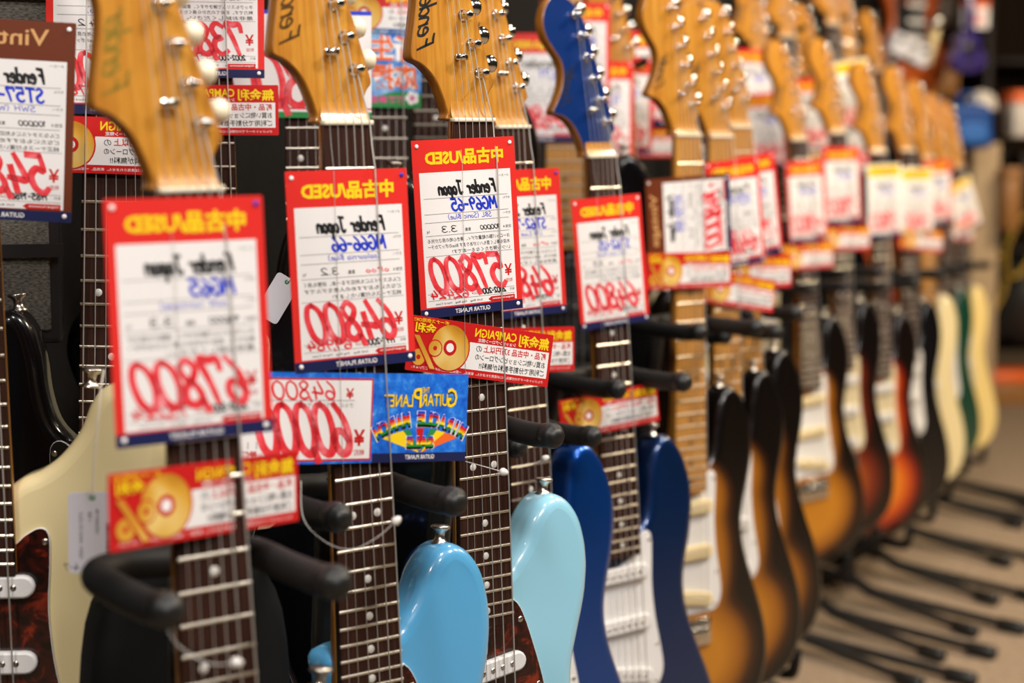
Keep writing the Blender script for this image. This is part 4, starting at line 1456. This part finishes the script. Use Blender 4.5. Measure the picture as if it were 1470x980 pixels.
M['shelf_wood'] = mat('dark_brown_shelf', hexc('2B1A10'), 0.5)
shelf_unit(2.28, 3.1, 8.6, 'dark display shelf at the far end of the shop', 0)
shelf_unit(3.16, 4.0, 8.6, 'dark brown display shelf at the far right edge', 0)


def ukulele(px, py, s, m, label):
    root = empty('ukulele', free(px, py, s, 15))
    tag(root, label, 'ukulele')
    k = 0.001 / 1.0
    body = [(0, -75), (40, -70), (66, -45), (64, -10), (42, 12), (46, 36), (36, 60), (0, 70), (-36, 60), (-46, 36), (-42, 12), (-64, -10), (-66, -45), (-40, -70)]
    mb = MB()
    slab(mb, mm(catmull(body, 4)), -.03, .03, .006, m)
    mb.obj('body', root)
    mb = MB()
    mb.rbox(-.016, .016, -.036, -.02, .03, .24, m, .004, 1)
    mb.obj('neck', root)
    mb = MB()
    slab(mb, mm([(-16, 238), (16, 238), (24, 262), (22, 300), (-22, 300), (-24, 262)]), -.034, -.022, .003, m)
    mb.obj('headstock', root)
    mb = MB()
    mb.lathe([(.026, 0), (.025, .0008)], (0, -.0302, 0.008), (0, -1, 0), M['black'], 20)
    mb.obj('sound_hole', root)
    mb = MB()
    mb.rbox(-.035, .035, -.036, -.03, -.05, -.04, M['shelf_wood'], .002, 1)
    mb.obj('bridge', root)


M['purple'] = mat('purple_lacquer', hexc('3A2C78'), 0.3, coat=1)
M['blue_box'] = mat('blue_fabric', hexc('0E448E'), 0.6)
M['white_cloth'] = mat('off_white_cloth', hexc('D8D0C6'), 0.8)
M['beige'] = mat('beige_panel', hexc('B49A78'), 0.7)
M['tan_case'] = mat('tan_case', hexc('9A6A38'), 0.5)
M['yellow_cable'] = mat('yellow_cable', hexc('B89430'), 0.5)
ukulele(1386, 74, 0.40, M['purple'], 'purple ukulele hanging at the dark far end')
root = empty('price_card', free(1400, 20, 0.40, 10))
tag(root, 'orange topped white card above the purple ukulele', 'price card')
sh = Sheet(105, 100)
card_base(sh, .6, M['pure_white']).obj('card', root)
mb = MB()
sh.rect(mb, 0, 105, 0, 26, M['orange'], 1)
mb.obj('header', root)
mb = MB()
sh.pen(mb, '9,800', 14, 84, 36, M['red_ink'], 1, width=76)
mb.obj('price_digits', root)

# blue rucksack with a pale pocket
root = empty('shoulder_bag', free(1386, 182, 0.42, 12))
tag(root, 'bright blue bag with pale patch at the far end', 'bag')
mb = MB()
slab(mb, mm(catmull([(-75, -70), (75, -70), (82, 0), (74, 62), (40, 78), (-40, 78), (-74, 62), (-82, 0)], 4)), -.05, .05, .025, M['blue_box'])
mb.obj('bag_body', root)
mb = MB()
slab(mb, mm(catmull([(-45, -52), (45, -52), (46, 8), (-46, 8)], 3)), -.066, -.04, .012, mat('pale_blue_fabric', hexc('2A66B4'), 0.6))
mb.obj('front_pocket', root)
mb = MB()
mb.tube(catmull([(-.03, 0, .075), (-.025, 0, .11), (.025, 0, .11), (.03, 0, .075)], 5, closed=False), .006, M['blue_box'], 8)
mb.obj('handle', root)

# white plush-like cloth cap on a peg
root = empty('cap', free(1408, 146, 0.40, 0))
tag(root, 'off white cap above the bright blue bag', 'cap')
mb = MB()
mb.lathe([(.055, 0), (.057, .02), (.050, .045), (.034, .062), (.012, .070), (.004, .071)], (0, 0, -.03), (0, 0, 1), M['white_cloth'], 20)
mb.obj('crown', root)
mb = MB()
slab(mb, [(math.cos(a) * .05, math.sin(a) * .05) for a in [2 * math.pi * q / 20 for q in range(20)]], 0, .006, .002, M['white_cloth'])
mb.v = [(x, -.045 + z * .9, -.03 + y) for x, y, z in mb.v]
mb.obj('brim', root)

# white and grey effects pedals hung in the aisle's dark end, and an orange guitar above
def pedal(px, py, s, m, label, roll):
    root = empty('effects_pedal', free(px, py, s, 20, roll))
    tag(root, label, 'pedal')
    mb = MB()
    mb.rbox(-.07, .07, -.02, .03, -.035, .035, m, .008, 2)
    mb.obj('housing', root)
    for x in (-.045, 0, .045):
        mb = MB()
        mb.lathe([(.011, 0), (.010, .010), (.004, .012)], (x, -.02, .015), (0, -1, 0), M['black'], 14)
        mb.obj('control_knob', root)
    mb = MB()
    mb.lathe([(.010, 0), (.009, .006), (.003, .008)], (0, -.02, -.018), (0, -1, 0), M['nickel'], 14)
    mb.obj('foot_switch', root)


pedal(1304, 72, 0.46, M['tag_card'], 'pale grey pedal box tilted above the far headstocks', 22)
A('b_orange', (1322, -190), 0.40, 30, 0, 0, 'strat', 'orange_body', 'black', 'rosewood', 'orange bodied guitar cut by the top edge at the far end')
make_hanger('b_orange', 'wall hanger of the orange bodied guitar')
root = empty('microphone', free(1340, 56, 0.42, 0, 10))
tag(root, 'pale slim microphone hanging left of the purple ukulele', 'microphone')
mb = MB()
mb.lathe([(.012, -.09), (.014, -.02), (.017, .03)], (0, 0, 0), (0, 0, 1), M['cream_plastic'], 16)
mb.obj('handle', root)
mb = MB()
mb.lathe([(.017, 0), (.024, .012), (.026, .03), (.020, .048), (.006, .056)], (0, 0, .03), (0, 0, 1), M['nickel'], 16)
mb.obj('grille', root)

# beige panel post
c0 = P(1412, 310, 0.40)
mb = MB()
mb.rbox(c0.x - .05, c0.x + .05, c0.y - .02, c0.y + .02, 0, P(1412, 205, 0.40).z, M['beige'], .006, 2)
tr = structure(mb.obj('trim_1'))

# snare drum and yellow cable at the right edge
root = empty('drum', free(1468, 428, 0.36, -30))
tag(root, 'round black drum standing at the right edge', 'drum')
mb = MB()
mb.lathe([(.16, 0), (.165, .003), (.165, .12), (.16, .123)], (0, 0.06, 0), (0, -1, 0), M['black'], 40)
mb.obj('shell', root)
mb = MB()
mb.lathe([(.150, 0), (.149, .002)], (0, -.063, 0), (0, -1, 0), mat('drum_skin', (0.03, 0.028, 0.026), 0.4), 40)
mb.obj('drum_head', root)
for q in range(8):
    a = 2 * math.pi * q / 8
    mb = MB()
    mb.tube([(.168 * math.cos(a), -.06, .168 * math.sin(a)), (.168 * math.cos(a), .055, .168 * math.sin(a))], .005, M['chrome'], 8)
    mb.obj('tension_rod', root)
for q in (-1, 1):
    mb = MB()
    mb.tube([(q * .12, 0, -.12), (q * .16, 0, -P(1468, 428, .36).z)], .010, M['stand_metal'], 10)
    mb.obj('leg', root)
for q, (px, py) in enumerate(((1422, 412), (1466, 352))):
    root = empty('cable_coil', free(px, py, 0.37, 20, 20))
    tag(root, ('yellow cable coil hanging beside the black drum', 'second yellow cable coil above the black drum')[q], 'cable')
    mb = MB()
    pts = [(0.06 * math.cos(t * .35) * (1 + .02 * math.sin(t)), 0.01 * math.sin(t * .9), .13 * math.sin(t * .35)) for t in range(56)]
    mb.tube(pts, .006, M['yellow_cable'], 8)
    mb.obj('loops', root)
    mb = MB()
    mb.tube([(0.055, 0, -.02), (.075, 0, .0), (.055, .0, .02)], .012, M['black'], 8)
    mb.obj('velcro_band', root)


def carton(px, py, s, w, h, m, label, top=None):
    c = P(px, py, s)
    root = empty('carton', Matrix.Translation(c) @ Matrix.Rotation(R(random.uniform(-8, 14)), 4, 'Z'))
    tag(root, label, 'box', 'boxes at the far end of the shop')
    mb = MB()
    mb.rbox(-w / 2, w / 2, -.1, .1, -h / 2, h / 2, m, .004, 1)
    mb.obj('box_body', root)
    mb = MB()
    mb.rbox(-w / 2 - .003, w / 2 + .003, -.103, .103, h / 2 - .04, h / 2 + .002, top or m, .003, 1)
    mb.obj('lid', root)


carton(1462, 165, 0.40, .09, .16, M['white_cloth'], 'orange and white box upright at the right edge', M['orange'])
carton(1345, 118, 0.36, .14, .12, M['tan_case'], 'dark tan box behind the far headstocks')
carton(1448, 560, 0.37, .22, .16, M['tan_case'], 'tan box low at the right edge', M['orange'])
carton(1458, 615, 0.37, .26, .10, M['shelf_wood'], 'dark box on the floor at the right edge')
carton(1440, 285, 0.40, .06, .22, M['tan_case'], 'tall amber box beside the beige post')
carton(1466, 270, 0.33, .06, .30, M['shelf_wood'], 'tall brown box at the right edge')
carton(1330, 20, 0.36, .20, .12, M['walnut_box'] if 'walnut_box' in M else M['shelf_wood'], 'dark box high at the far end')

bpy.data.objects.remove(FONT_OB)
